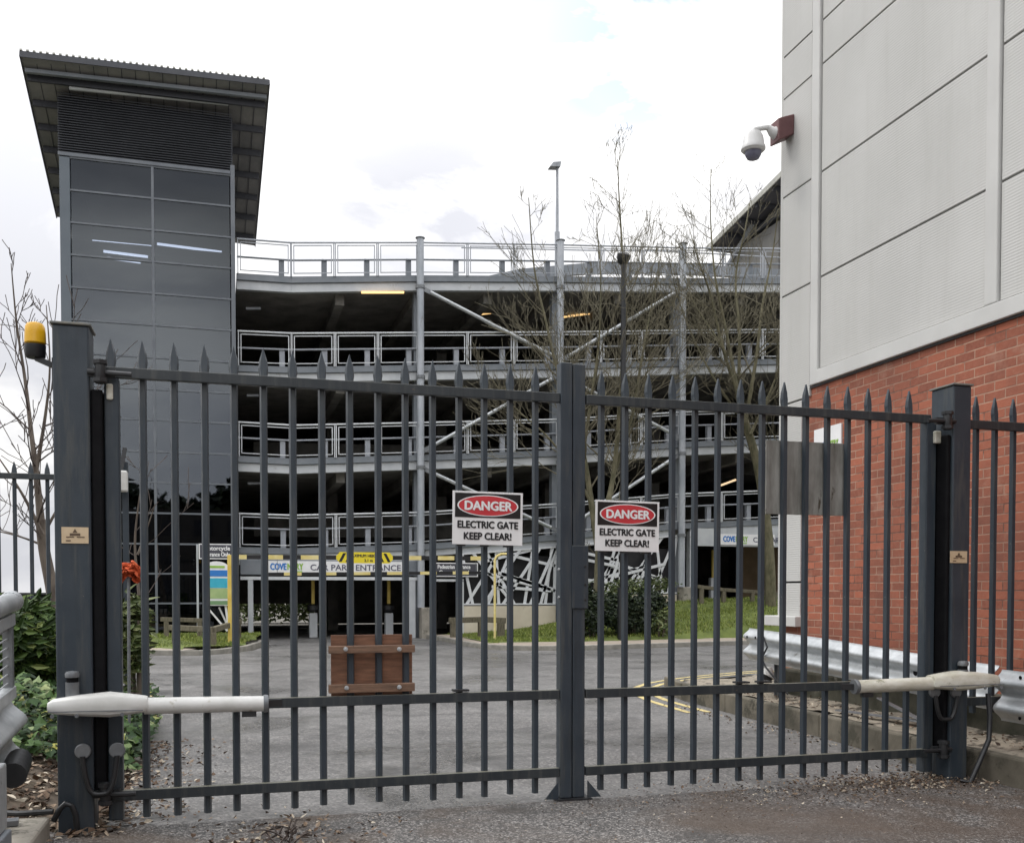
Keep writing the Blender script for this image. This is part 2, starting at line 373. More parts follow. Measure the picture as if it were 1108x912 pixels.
# ------------------------------------------------------------------ ground, roads, kerbs
def sheet(poly, z):
    mb = MB(); mb.add([(x, y, z) for x, y in poly], [tuple(range(len(poly)))]); return mb
struct('ground', sheet([(-900,-900),(900,-900),(900,900),(-900,900)], -.06), FIELD)
KR = [(5.82,-2),(5.80,6.6),(5.78,7.4),(5.92,9),(6.02,11.2),(6.1,12.6),(6.35,13.7),(7.0,14.7),(8.2,15.6),(10.2,16.5),(14.5,17.4),(30,18.5)]
KL = [(-.62,6.72),(-.60,8.2),(-.78,11),(-.82,14.2),(-1.3,15.6),(-2.6,16.8),(-5,17.6),(-16,18.2)]
road = [(-1.0,6.72)] + [(x-.35,y) for x, y in KL[1:4]] + KL[4:] + [(-16,24.9),(-1.9,25.1),(-.55,24.5),(.1,25.1),(.75,26.3),(1.2,28.6),(1.36,30.8),(1.36,45.5),(6.2,45.5),(6.25,31.2),(6.4,30),(6.45,26),(6.6,25.0),(7.1,24.35),(8.8,24.0),(14.1,25.2),(30,26.2)] + [KR[i] for i in range(len(KR)-1, 1, -1)] + [(5.80,6.72)]
struct('road', sheet(road, 0.0), ROAD)
struct('driveway', sheet([(-2.6,-3),(5.84,-3),(5.84,6.73),(-2.6,6.73)], .006), APRON)
# pavement, kerbs and banks on the far side
def strip(path, wl, wr, z0, z1):      # a band to the left(+)/right(-) of a path
    mb = MB(); L = []; Rr = []
    for i, p in enumerate(path):
        a = Vector(path[max(i-1, 0)]); b = Vector(path[min(i+1, len(path)-1)]); d = (b-a).normalized(); n = Vector((-d.y, d.x))
        L.append(Vector(p)+n*wl); Rr.append(Vector(p)+n*wr)
    for i in range(len(path)-1):
        q = [Rr[i], Rr[i+1], L[i+1], L[i]]
        zz0 = z0; mb.hexa([(a.x, a.y, zz0) for a in q] + [(a.x, a.y, z1) for a in q])
    return mb
vk = [(6.30,31.6),(6.42,29.8),(6.45,26.4),(6.6,25.3),(7.05,24.6),(7.8,24.2),(8.8,24.05),(14.1,25.2),(30,26.2)]
struct('kerb', strip(vk, .14, 0, -.05, .125), KERB, bevel=.015)
struct('pavement', sheet([(6.58,31.6),(6.58,26.5),(6.75,25.4),(7.15,24.8),(7.85,24.37),(8.8,24.2),(14.1,25.35),(30,26.35),(30,28.0),(14.0,26.9),(9.5,26.0),(7.6,26.3),(7.3,27.2),(7.2,31.6)], .118), PAVE)
struct('grass_bank', grid(6.9, 31, 25.6, 31.9, .3, lambda x, y: bank(x, y) if (y > 26.2+.16*max(0, x-9.5) or x < 7.2) else .08), GRASSG, smooth=True)
ik = [(-16,25.0),(-1.9,25.2),(-.95,24.75),(-.5,24.62),(0,25.1),(.62,26.4),(1.08,28.7),(1.24,30.9)]
struct('kerb', strip(ik, .14, 0, -.05, .12), KERB, bevel=.015)
struct('grass_island', grid(-16, 1.2, 24.9, 31.3, .3, lambda x, y: .13+.03*math.sin(x*2+y*1.3)+.12*ss(26,30,y), lambda x, y: (y > 25.35 and x < -.9) or (x < 1.1 and y > 25.7+max(0, x)*2.2+max(0,x)**3*1.2)), GRASSG, smooth=True)
struct('pavement', sheet([(-16,25.1),(-1.9,25.3),(-.9,24.95),(-.6,25.35),(-1.2,26.0),(-16,26.3)], .115), PAVE)
struct('planting_bed', grid(-16, -.5, 6.0, 17.6, .22, lambda x, y: bed(x, y), lambda x, y: x < -.74-.12*mnoise.noise(Vector((x,y*2.3,0)))-.1*ss(8,14,y) - max(0, y-14.3)*.9 - (max(0, y-16.3)*4)), SOIL, smooth=True)
# right-hand concrete ledge under the crash barrier, curling away at its end
led = strip(KR[:7], 0, -.10, -.05, .235); struct('kerb', led, LEDGE, bevel=.02)
lp = [(KR[i][0]+.24, KR[i][1]) for i in range(1, 6)]+[(6.6,13.6),(7.15,14.5),(8.3,15.4),(10.2,16.25),(13,17)]
ln = lambda x, y: .225-.10*ss(12.5,15,y)+.05*ss(6.35,6.8,x)*(1-ss(11.5,14,y))-.10*ss(13.2,15.5,y)+.03*mnoise.noise(Vector((x*2.2,y*2.2,0)))
struct('dirt_verge', grid(5.86, 13, -2, 17.0, .08, ln, lambda x, y: (x < 7.0 if y < 11.5 else True) and x > max(5.86, 5.9+.16*min(1,max(0,(y-7.4)/1.6))+.04*max(0,y-9))+max(0, y-12.6)*.42+max(0, y-14.4)*1.1 and not (y > 14 and x > 7+ (y-13.9)*5)), DIRT, smooth=True)
struct('retaining_kerb', MB().box(6.62,6.9,-2,10.9,-.05,.56), MOSS, bevel=.03)
# double yellow lines round the corner
def line(path, off, w):
    mb = MB(); L = []
    for i, p in enumerate(path):
        a = Vector(path[max(i-1, 0)]); b = Vector(path[min(i+1, len(path)-1)]); d = (b-a).normalized(); n = Vector((-d.y, d.x))
        L.append((Vector(p)+n*(off+w), Vector(p)+n*off))
    for (a, b), (c, d) in zip(L, L[1:]): mb.add([(b.x,b.y,.005),(d.x,d.y,.005),(c.x,c.y,.005),(a.x,a.y,.005)], [(0,1,2,3)])
    return mb
yl = [(6.02,11.2),(6.06,12.1),(6.1,12.6),(6.2,13.15),(6.35,13.7),(6.62,14.2),(7.0,14.7),(7.6,15.2),(8.2,15.6),(9.2,16.1),(10.2,16.5)]
YLINE = mat('road_paint_yellow', (.42,.34,.14), (.55,.45,.20), 5, .8, spots=((.15,.14,.11), 9, .56))
for off in (.17, .42): struct('road_marking', line(yl, off, .09), YLINE)
YEDGE = mat('yellow_kerb_paint', (.40,.32,.15), (.5,.42,.24), 4, .85, spots=((.22,.19,.14), 6, .55))
struct('kerb', strip([(-.60,9.0),(-.76,11),(-.8,13.4)], .13, 0, -.05, .07), KERB, bevel=.015)
struct('kerb', strip([(-.8,13.43),(-.84,14.3),(-1.25,15.5),(-2.5,16.7),(-4.9,17.5)], .14, 0, -.05, .10), YEDGE, bevel=.015)
struct('concrete_ledge', MB().box(-2.6,-1.02,3.0,6.62,-.05,.13), CONC, bevel=.02)

# ------------------------------------------------------------------ gates
GY = 6.79
ptop, pbot = 3.10, .055
def pale_mesh(z0, z1):
    # rolled section: flat web with two canted flanges, drawn to a shouldered spear point
    def sec(w, d, z):
        w *= .88; return [(-w,.012*1,z),(-w*.62,-d,z),(w*.62,-d,z),(w,.012,z),(w*.5,.018,z),(-w*.5,.018,z)]
    mb = MB(); rows = [sec(.028,.020,z0), sec(.028,.020,z1-.20), sec(.037,.014,z1-.135), sec(.030,.010,z1-.08), sec(.002,.004,z1)]
    vs = [p for r in rows for p in r]; fs = []
    for i in range(len(rows)-1):
        for k in range(6): fs.append((i*6+k, i*6+(k+1) % 6, (i+1)*6+(k+1) % 6, (i+1)*6+k))
    fs += [(5,4,3,2,1,0), tuple(24+k for k in range(6))]
    mb.add(vs, fs); return mb
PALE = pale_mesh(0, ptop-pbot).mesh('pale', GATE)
def railbar(x0, x1, z, h=.066, d=.045, y=GY-.045): return MB().box(x0, x1, y, y+d, z-h/2, z+h/2)
ZT, ZM, ZB = 2.875, .765, .205
leafL = thing('gate_leaf', 'left leaf of the dark grey palisade gate, with the brown plywood board bolted to it', 'gate', (-.68,GY,0), 'leaves of the double entrance gate')
leafR = thing('gate_leaf', 'right leaf of the dark grey palisade gate, with the grey weathered board behind its bars', 'gate', (5.36,GY,0), 'leaves of the double entrance gate')
for z in (ZT, ZM, ZB):
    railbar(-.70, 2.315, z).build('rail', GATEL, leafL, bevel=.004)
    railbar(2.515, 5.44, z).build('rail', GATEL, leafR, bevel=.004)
for k in range(15):
    dx = rnd.uniform(-.004,.004)
    place(PALE, 'pale', leafL, (-.475+.188*k+dx, GY+.02, pbot+rnd.uniform(-.006,.006)))
for k in range(15):
    place(PALE, 'pale', leafR, (2.655+.1875*k+rnd.uniform(-.004,.004), GY+.02, pbot+rnd.uniform(-.006,.006)))
# hinge stiles
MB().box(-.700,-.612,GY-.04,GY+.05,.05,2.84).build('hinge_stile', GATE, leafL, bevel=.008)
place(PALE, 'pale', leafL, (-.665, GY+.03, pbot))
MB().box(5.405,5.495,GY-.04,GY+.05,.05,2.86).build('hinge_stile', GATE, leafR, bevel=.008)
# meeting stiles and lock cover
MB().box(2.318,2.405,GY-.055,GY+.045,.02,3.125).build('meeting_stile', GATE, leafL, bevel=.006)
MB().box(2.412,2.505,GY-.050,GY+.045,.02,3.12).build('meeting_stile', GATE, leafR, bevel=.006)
lk = MB().box(2.400,2.525,GY-.064,GY-.052,1.38,1.83).build('lock_cover', GATE, leafR, bevel=.004)
for z in (1.44,1.55,1.68): MB().lathe([(.008,0),(.008,.004)], (2.500,GY-.065,z), 8, (0,-1,0)).build('bolt', BLK, lk)
for z in (1.46,1.66): MB().lathe([(.010,0),(.010,.012)], (2.318,GY-.03,z), 8, (-1,0,0)).build('bolt', GALV, leafL)
# small stops clipped on the middle rail
for x, lf in ((2.655+.1875*6,leafR),(2.655+.1875*7,leafR),(-.475+.188*11,leafL)):
    MB().box(x-.055,x+.055,GY-.05,GY+.02,ZM+.042,ZM+.056).build('rail_clip', BLK, lf)
# centre stop on the ground
gs = thing('gate_stop', 'steel ground stop with two triangular fins under the middle of the gate', 'gate stop', (2.41,GY,0))
MB().box(2.28,2.55,GY-.09,GY+.07,.007,.018).build('base_plate', BLK, gs)
for x0, x1 in ((2.30,2.20),(2.525,2.63)):
    m_ = MB(); m_.add([(x0,GY-.06,.018),(x1,GY-.06,.018),(x0,GY-.06,.14),(x0,GY-.048,.018),(x1,GY-.048,.018),(x0,GY-.048,.14)], [(0,1,2),(5,4,3),(0,3,4,1),(1,4,5,2),(2,5,3,0)]); m_.build('fin', GATE, gs, recalc=True)

def hinge(mb, x0, x1, y, z):
    mb.beam((x0,y,z),(x1,y,z),.035,.05); xm = x0*.45+x1*.55
    mb.lathe([(.03,-.07),(.034,-.06),(.034,.06),(.03,.075)], (xm,y-.03,z), 12); mb.lathe([(.045,-.012),(.045,.012)], (xm,y-.03,z+.06), 6); mb.lathe([(.045,-.012),(.045,.012)], (xm,y-.03,z-.05), 6)
    mb.tube([(x0+(x1-x0)*.15,y-.03,z),(x1+(x1-x0)*.5,y-.03,z-.005)], .016, 8)
def gatepost(label, x0, x1, y0, y1, zt, side, hz_):
    p = thing('gate_post', label, 'gate post', ((x0+x1)/2,(y0+y1)/2,0), 'tall steel posts carrying the gate')
    MB().box(x0,x1,y0,y1,-.03,zt).build('shaft', GATE, p, bevel=.012)
    MB().box(x0-.012,x1+.012,y0-.012,y1+.012,zt+.001,zt+.016).build('cap', CAPM, p, bevel=.004)
    xi = x1 if side > 0 else x0
    e0, e1 = (xi+.002, xi+.070) if side > 0 else (xi-.036, xi-.002)
    MB().box(e0,e1,y0+.02,y1-.01,.24,hz_[0]-.10).build('safety_edge', BLACK, p, bevel=.012)
    for z in hz_:
        m_ = MB(); hinge(m_, xi-.04*side, xi+.15*side, y0+.02, z); m_.build('hinge', BLK, p, smooth=True)
    return p
postL = gatepost('taller left steel gate post with an amber beacon on its outer side', -.985,-.775,6.68,6.92,3.135,1,(2.855,.235))
postR = gatepost('right steel gate post standing in front of the red brick wall', 5.545,5.715,6.62,6.88,3.125,-1,(2.84,.25))
MB().box(-.685,-.645,GY-.06,GY-.041,2.70,2.80).build('hinge_pad', WHITED, postL, bevel=.01)
MB().box(5.455,5.515,GY-.075,GY-.041,2.68,2.78).build('hinge_pad', WHITED, postR, bevel=.01)

# amber beacon
bc = hy(40, 368, 6.8); be = thing('beacon_light', 'amber flashing beacon on a black base beside the left gate post', 'beacon', (bc.x,bc.y,bc.z-.18))
MB().lathe([(.052,0),(.063,.01),(.061,.07),(.057,.108),(.047,.128),(.027,.136),(.002,.138)], (bc.x-.01,6.8,bc.z-.03), 20).build('lens', YEL, be, smooth=True)
MB().lathe([(.050,-.08),(.059,-.07),(.062,0.0)], (bc.x-.01,6.8,bc.z-.032), 20).build('base', BLK, be, smooth=True)
MB().beam((bc.x-.01,6.8,bc.z-.11),(-.99,6.8,bc.z-.155),.05,.03).box(-1.0,-.987,6.76,6.84,bc.z-.30,bc.z-.11).build('bracket', BLK, be)

# gate motors: a two-part body and a long white piston
def motor(label, x_tail, x_nose, x_tip, z, y, sgn, wm):
    t_ = thing('gate_opener', label, 'gate opener', (x_nose,y,z), 'electric ram openers on the gate')
    m_ = MB(); L = (x_nose-x_tail); secs = [(0,.035,.030),(.05,.055,.05),(.30,.075,.072),(.62,.085,.088),(.82,.08,.072),(.97,.07,.058),(1,.06,.052)]
    n = 12; base = len(m_.v)
    for f, hw, hh in secs:
        for k in range(n):
            a = 2*PI*k/n; cx = math.cos(a); sx = math.sin(a)
            yy = hw*(abs(cx)**.55)*(1 if cx > 0 else -1); zz = hh*(abs(sx)**.6)*(1 if sx > 0 else -1)
            if sx < 0: zz *= .8
            m_.v.append((x_tail+L*f, y+yy, z+zz+.012))
    for i in range(len(secs)-1):
        for k in range(n): m_.f.append((i*n+k, i*n+(k+1) % n, (i+1)*n+(k+1) % n, (i+1)*n+k)); m_.m.append(0)
    m_.f.append(tuple(range(n-1,-1,-1))); m_.m.append(0); m_.f.append(tuple((len(secs)-1)*n+k for k in range(n))); m_.m.append(0)
    m_.build('body', wm, t_, smooth=True, recalc=True)
    s_ = MB().beam((x_tail+L*.02,y-.088,z-.008),(x_tail+L*.96,y-.088,z-.012),.006,.006)
    for f in (.06,.3,.75): s_.lathe([(.012,0),(.012,.008)], (x_tail+L*f,y-.083,z-.035), 8, (0,-1,0))
    s_.build('seam', GALVD, t_)
    MB().tube([(x_nose-.02*sgn,y,z+.004),(x_tip,y,z-.004)], [.052,.050], 20).build('piston', wm, t_, smooth=True)
    MB().lathe([(.056,0),(.058,.012),(.054,.03)], (x_tip-.005*sgn,y,z-.004), 16, (sgn,0,0)).build('end_cap', GALVD, t_, smooth=True)
    e_ = MB().beam((x_tip,y,z-.004),(x_tip+.11*sgn,y+.03,z-.004),.03,.045); e_.box(min(x_tip-.14*sgn,x_tip-.05*sgn),max(x_tip-.14*sgn,x_tip-.05*sgn),y-.02,y+.02,z-.085,z-.052); e_.build('bracket', BLK, t_)
    return t_
a0 = hy(52,767,6.60); a1 = hy(160,764,6.60); a2 = hy(286,762,6.60)
motor('clean white ram opener on the left half of the gate', a0.x, a1.x, a2.x, a1.z, 6.60, 1, WHITEP)
c0 = hy(1081,738,6.54); c1 = hy(1008,740,6.54); c2 = hy(923,742,6.60)
motor('grimy yellowed ram opener on the right half of the gate', c0.x, c1.x, c2.x, c1.z, 6.56, -1, WHITED)
# photocells on the outer corner of each post
def photocell(label, x, y, z):
    t_ = thing('photocell', label, 'sensor', (x,y,z-.10), 'photocell sensors on the gate posts')
    MB().lathe([(.036,-.12),(.040,-.11),(.040,.0)], (x,y,z), 16).build('housing', GALVD, t_, smooth=True)
    MB().lathe([(.034,0),(.034,.03)], (x,y,z), 16).build('lens_band', BLACK, t_)
    MB().lathe([(.041,.03),(.043,.05),(.036,.065),(.01,.07)], (x,y,z), 16).build('cap', GALVD, t_, smooth=True)
s0 = hy(78,738,6.63); photocell('small grey photocell with black band on the left gate post', s0.x, 6.64, s0.z)
s1 = hy(1042,724,6.58); photocell('small grey photocell with black band on the right gate post', s1.x, 6.58, s1.z)
# looped conduits bridging post and leaf
def loop(label, pa, pb, sag):
    t_ = thing('conduit_loop', label, 'cable conduit', ((pa.x+pb.x)/2,pa.y,pa.z-sag), 'flexible conduits looped across the hinges')
    for p in (pa, pb):
        MB().lathe([(.046,0),(.048,.006),(.048,.022),(.042,.028)], (p.x,p.y,p.z), 20, (0,-1,0)).build('junction_disc', GALVD, t_, smooth=True)
    pts = []
    for i in range(15):
        a = i/14; pts.append((pa.x+(pb.x-pa.x)*a, pa.y-.03, pa.z-.05-sag*(1-(2*a-1)**4)))
    MB().tube([(pa.x,pa.y-.03,pa.z-.03)]+pts+[(pb.x,pb.y-.03,pb.z-.03)], .016, 10).build('conduit', BLK, t_, smooth=True)
loop('black conduit loop between two discs at the foot of the left gate post', hy(90,812,6.665), hy(127,811,6.665), .22)
loop('black conduit loop between two discs at the foot of the right gate post', hy(1010,748,6.615), hy(1033,748,6.615), .17)
pc = [hy(1069,750,6.55), hy(1071,775,6.52), hy(1070,800,6.5), hy(1058,828,6.45), hy(1050,846,6.45)]
tag(MB().tube([p for p in pc]+[(pc[-1].x-.05,6.5,.02)], .02, 10).build('power_cable', BLK, smooth=True), 'thick black cable hanging from the right opener to the ground', 'cable')
pc = [Vector((-1.0,6.62,.10)), Vector((-.965,6.60,.17)), Vector((-.93,6.60,.205)), Vector((-.895,6.60,.19)), Vector((-.875,6.61,.13)), Vector((-.87,6.62,.05)), Vector((-.87,6.62,.01))]
tag(MB().tube(pc, .018, 10).build('power_cable', BLK, smooth=True), 'short black cable bent over at the foot of the left gate post', 'cable')

# danger signs
def danger(label, u0, u1, v0, v1, tilt):
    y = GY-.062; p = hy(u0,v0,y); q = hy(u1,v1,y); w = q.x-p.x; h = p.z-q.z; x0 = p.x; z0 = q.z; xc = x0+w/2
    t_ = thing('warning_sign', label, 'sign', (xc,y,z0), 'danger signs on the gate')
    MB().box(x0,x0+w,y-.004,y,z0,z0+h).build('panel', SIGNW, t_, bevel=.0015)
    MB().box(x0+w*.035,x0+w*.965,y-.0065,y-.0042,z0+h*.51,z0+h*.965).build('header', SIGNK, t_)
    def ell(a, b_, yy): 
        m_ = MB(); n = 40; m_.add([(xc+a*math.cos(2*PI*k/n), yy, z0+h*.735+b_*math.sin(2*PI*k/n)) for k in range(n)], [tuple(range(n))]); return m_
    MB.build(ell(w*.435,h*.20,y-.0075), 'oval_border', TXW, t_)
    MB.build(ell(w*.415,h*.183,y-.0085), 'oval', SIGNR, t_)
    m_ = MB(); put_text(m_, 'DANGER', h*.235, (xc,y-.0095,z0+h*.735-h*.082), bold=.004, sx=.98); m_.build('lettering', TXW, t_)
    for s_, f in (('ELECTRIC GATE',.315),('KEEP CLEAR!',.10)): m_ = MB(); put_text(m_, s_, h*.185, (xc,y-.0065,z0+h*f), bold=.0028, sx=.90); m_.build('lettering', TXK, t_)
    for f in (.17,.5,.83): MB().box(x0+w*f-.05,x0+w*f+.01,y+.002,y+.02,z0-.012,z0+.03).build('clip', BLK, t_)
    t_.rotation_euler = (0, tilt, 0); return t_
danger('larger danger sign left of the centre posts, on the left gate leaf', 489,565,531,590,.012)
danger('danger sign right of the centre posts, on the right gate leaf', 643.5,712.5,541,597,.012)

# plywood board with battens, and the weathered grey board
p = hy(358,687,GY+.05); q = hy(446,753,GY+.05)
pb = thing('plywood_board', 'brown plywood board clamped low on the left gate leaf by two battens', 'board', ((p.x+q.x)/2,GY,q.z))
MB().box(p.x,q.x,GY+.045,GY+.062,q.z,p.z).build('sheet', PLY, pb, bevel=.002)
for va, vb in ((699,705.5),(741,747.5)):
    a = hy(356,va,GY-.05); b_ = hy(449,vb,GY-.05)
    MB().box(a.x,b_.x,GY-.05,GY-.003,b_.z,a.z).build('batten', BATT, pb, bevel=.003)
for u, v in ((374,702),(432,702),(375,744),(432,743)):
    a = hy(u,v,GY-.05); MB().lathe([(.016,0),(.016,.006),(.009,.007),(.009,.03)], (a.x,GY-.051,a.z), 8, (0,-1,0)).build('bolt', GALV, pb)
p = hy(829.5,476,GY+.05); q = hy(914,558,GY+.05)
tag(MB().box(p.x,q.x,GY+.05,GY+.066,q.z,p.z).build('notice_board', GREYB, bevel=.002), 'blank weathered grey board fixed behind the bars of the right gate leaf', 'board')

def plaque(label, u0, u1, v0, v1, y):
    p = hy(u0,v0,y); q = hy(u1,v1,y); t_ = thing('warning_plaque', label, 'plaque', ((p.x+q.x)/2,y,q.z), 'small tan plaques on the gate posts')
    MB().box(p.x,q.x,y-.004,y,q.z,p.z).build('panel', PLAQ, t_); w = q.x-p.x; h = p.z-q.z; xc = (p.x+q.x)/2
    m_ = MB(); yy = y-.006; zt = p.z-h*.10
    m_.add([(xc-.014,yy,zt-.024),(xc+.014,yy,zt-.024),(xc,yy,zt)], [(0,1,2)])
    m_.box(xc-.03,xc+.03,yy,yy+.001,q.z+h*.47,q.z+h*.62); m_.box(xc-.05,xc-.005,yy,yy+.001,q.z+h*.36,q.z+h*.42); m_.box(xc+.01,xc+.055,yy,yy+.001,q.z+h*.36,q.z+h*.42); m_.box(p.x+w*.16,p.x+w*.34,yy,yy+.001,q.z+h*.13,q.z+h*.2)
    m_.build('lettering', mat('plaque_ink', (.10,.065,.04)), t_)
plaque('tan warning plaque on the face of the left gate post', 66.5,96,570,588,6.678)
plaque('tan warning plaque on the face of the right gate post', 1028,1046,596,609,6.618)

# ------------------------------------------------------------------ palisade fences beside the gate
def fence(label, xs0, xs1, y, rails, z0, posts=()):
    t_ = thing('palisade_fence', label, 'fence', ((xs0+xs1)/2,y,z0))
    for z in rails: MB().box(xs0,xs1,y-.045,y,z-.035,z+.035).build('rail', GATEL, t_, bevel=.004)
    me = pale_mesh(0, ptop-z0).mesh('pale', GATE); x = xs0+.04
    while x < xs1-.02:
        place(me, 'pale', t_, (x, y+.02, z0)); x += .186
    for xp in posts: MB().box(xp-.035,xp+.035,y+.03,y+.10,0,3.14).build('post', GATE, t_, bevel=.004)
fence('palisade fence between the right gate post and the brick wall', 5.735, 6.93, 6.83, (2.86,.60), .50)
fence('palisade fence far left behind the shrub and the birch', -6.2, -1.20, 13.5, (2.915,.75), .40, (-1.165,-4.1))
fp = thing('fence_sensor', 'small white box on the end post of the left fence', 'sensor', (-1.2,13.4,2.55))
a = hy(131,521,13.4); MB().box(a.x-.10,a.x+.08,13.30,13.44,a.z-.13,a.z+.13).build('box', WHITEP, fp, bevel=.02)
MB().beam((a.x,13.37,a.z+.13),(a.x+.05,13.40,a.z+.42),.05,.03).build('bracket', BLK, fp)
# crumpled orange cloth on the post
a = hy(140,620,9.2); m_ = MB(); n = 14
vs = []; fs = []
for i in range(n+1):
    for j in range(n+1):
        s_, t2 = i/n-.5, j/n-.5; k = mnoise.noise(Vector((s_*5,t2*5,1.3)))
        vs.append((a.x+s_*.17+.05*k, 9.2+.08*mnoise.noise(Vector((s_*6,t2*6,7)))+.06*abs(s_), a.z+.04-t2*.10+.06*mnoise.noise(Vector((s_*4,3,t2*3)))-.25*s_*s_))
for i in range(n):
    for j in range(n): q0 = i*(n+1)+j; fs.append((q0,q0+1,q0+n+2,q0+n+1))
m_.add(vs, fs); o = m_.build('orange_cloth', ORANGE, smooth=True); tag(o, 'crumpled orange cloth caught on a thin stake behind the left gate post', 'cloth')
md = o.modifiers.new('solid', 'SOLIDIFY'); md.thickness = .006
tag(MB().tube([(a.x-.02,9.25,.1),(a.x-.01,9.25,a.z+.1)], .014, 8).build('stake', GALVD), 'thin grey stake holding the orange cloth behind the left gate post', 'stake')

# ------------------------------------------------------------------ crash barriers
def wbeam_prof(h):
    out = [(.088*math.sin(2*PI*k/32)**2, k/32) for k in range(33)]
    inn = [(a-.008, z) for a, z in reversed(out)]
    return [(a, z*h) for a, z in out] + [(a, z*h) for a, z in inn]
def barrier(label, path, h, sgn, posts, slots=True):
    t_ = thing('crash_barrier', label, 'crash barrier', (path[0][0],path[0][1],0), 'W-beam crash barriers along the drive')
    m_ = MB(); m_.extrude(wbeam_prof(h), path, [(sgn,0)]*len(path)); m_.build('beam', GALV, t_, smooth=True, recalc=True)
    for (x, y, zt) in posts:
        m_ = MB(); m_.box(x-.05,x+.05,y-.045,y-.037,0,zt); m_.box(x-.05,x+.05,y+.037,y+.045,0,zt); m_.box(x-.004,x+.004,y-.036,y+.036,0,zt); m_.build('post', GALVD, t_)
    return t_
pR = [hx(u, v, 6.30) for u, v in ((806,713),(850,722),(900,734),(960,748),(1010,760),(1060,772))]
pth = [(6.33,11.15,.655),(6.33,10.4,.63),(6.34,9.6,.60),(6.35,8.6,.55),(6.36,7.6,.50),(6.36,7.0,.48)]
bR = barrier('galvanised crash barrier along the brick wall behind the right gate leaf', pth, .39, -1, [(6.43,10.6,.95),(6.44,7.7,.86)])
m_ = MB()   # slots punched in the beam
for yy in (11.05,10.85): m_.lathe([(.018,0),(.018,.003)], (6.243,yy,.94), 8, (-1,0,0))
m_.lathe([(.03,0),(.03,.003)], (6.345,8.05,.73), 10, (-1,0,0)); m_.build('bolt_slot', BLACK, bR)
m_ = MB(); hp = [(6.24,10.72,1.01),(6.22,10.62,.95),(6.23,10.55,.84),(6.22,10.66,.70),(6.24,10.6,.60),(6.36,10.3,.30)]
m_.tube(hp, .012, 6); tag(m_.build('loose_wire', BLK), 'loose black wire hooked over the far end of the long crash barrier', 'wire')
lam = thing('flood_lamp', 'small white flood lamp lying under the far end of the long crash barrier', 'lamp', (6.45,10.3,.3))
a = hy(829,727,10.75); MB().lathe([(.11,0),(.10,.03),(.05,.10),(.02,.12)], (a.x,10.75,a.z-.05), 16, (.5,0,1)).build('shade', WHITEP, lam, smooth=True)
MB().lathe([(.06,-.05),(.085,-.002)], (a.x,10.75,a.z-.055), 16, (.5,0,1)).build('gland', BLK, lam, smooth=True)
b2 = barrier('galvanised crash barrier right of the right gate post, nearest the camera', [(6.17,6.76,.44),(6.17,5.6,.43),(6.17,4.0,.42),(6.15,1.5,.42)], .42, -1, [(6.30,5.2,.85)])
m_ = MB()
for yy in (6.50,5.75): 
    for z in (.86-.045,.46+.03): m_.lathe([(.016,0),(.016,.003)], (6.113,yy,z), 8, (-1,0,0))
m_.lathe([(.028,0),(.03,.01),(.018,.03)], (6.178,6.2,.65), 10, (-1,0,0)); m_.build('bolt_slot', BLACK, b2)
b3 = barrier('galvanised crash barrier at the left edge, below the tubular railing', [(-1.225,6.62,.375),(-1.225,6.0,.33),(-1.23,5.0,.25),(-1.24,3.0,.10)], .47, 1, [(-1.30,6.3,.84)])
m_ = MB(); m_.box(-1.15,-1.075,5.40,5.66,.28,.62); m_.build('bracket', GALV, b3, bevel=.01)
m_ = MB(); m_.box(-1.19,-1.055,5.42,5.66,-.05,.275); m_.build('post', STEELG, b3, bevel=.01)
MB().tube([(-1.10,5.95,.50),(-1.13,6.3,.53)], .07, 14).build('end_roller', BLK, b3, smooth=True)
# tubular railing with wire mesh on the left
rl = thing('pedestrian_railing', 'galvanised tubular railing with wire mesh at the left edge of the drive', 'railing', (-1.35,6.4,0))
T0 = hz(24,651,0); Y_ = 6.30
def rp(y, z): return (-1.165-.004*(6.3-y), y, z-.075*(6.3-y))
MB().tube([rp(6.32,1.44), rp(6.30,1.44), rp(3,1.44)], .055, 16).build('handrail', GALV, rl, smooth=True)
MB().lathe([(.058,0),(.062,.02),(.062,.06),(.05,.08)], rp(6.29,1.441), 16, (0,1,.09)).build('end_cap', GALV, rl, smooth=True)
for z in (1.345,.93): MB().beam(rp(6.28,z), rp(3,z), .06, .07).build('rail', GALV, rl, bevel=.006)
m_ = MB()
for k in range(7): m_.tube([rp(6.22,.99+k*.05), rp(3,.99+k*.05)], .005, 5)
m_.build('wire_mesh', GALV, rl)
MB().beam(rp(6.22,.93), rp(6.22,1.35), .05, .05).build('post', GALVD, rl); MB().beam((-1.18,4.6,0), rp(4.6,1.4), .05, .05).build('post', GALVD, rl)
# bits lying on the ledges
tag(MB().tube([(-2.0,6.9,.22),(-1.5,6.75,.165),(-1.2,6.62,.155),(-1.0,6.60,.16)], .018, 8).build('cable', BLK, smooth=True), 'black cable lying across the concrete ledge by the left gate post', 'cable')
tag(MB().beam((-1.30,6.40,.150),(-1.16,6.42,.150),.10,.03).beam((-1.30,6.3,.165),(-1.28,6.5,.28),.03,.02).build('steel_bracket', GALVD), 'loose steel bracket on the concrete ledge by the left barrier', 'bracket')
a = hy(935,783,8.6); tag(MB().beam((6.15,9.0,.27),(6.35,7.9,.275),.09,.012).beam((6.33,7.9,.28),(6.42,8.7,.42),.05,.012).build('steel_strip', GALVD), 'bent steel strip lying on the ledge below the long crash barrier', 'metal strip')
tag(MB().beam((6.22,6.3,.262),(6.12,4.8,.262),.07,.035).build('steel_bar', BLK), 'dark steel bar lying on the ledge right of the right gate post', 'metal bar')

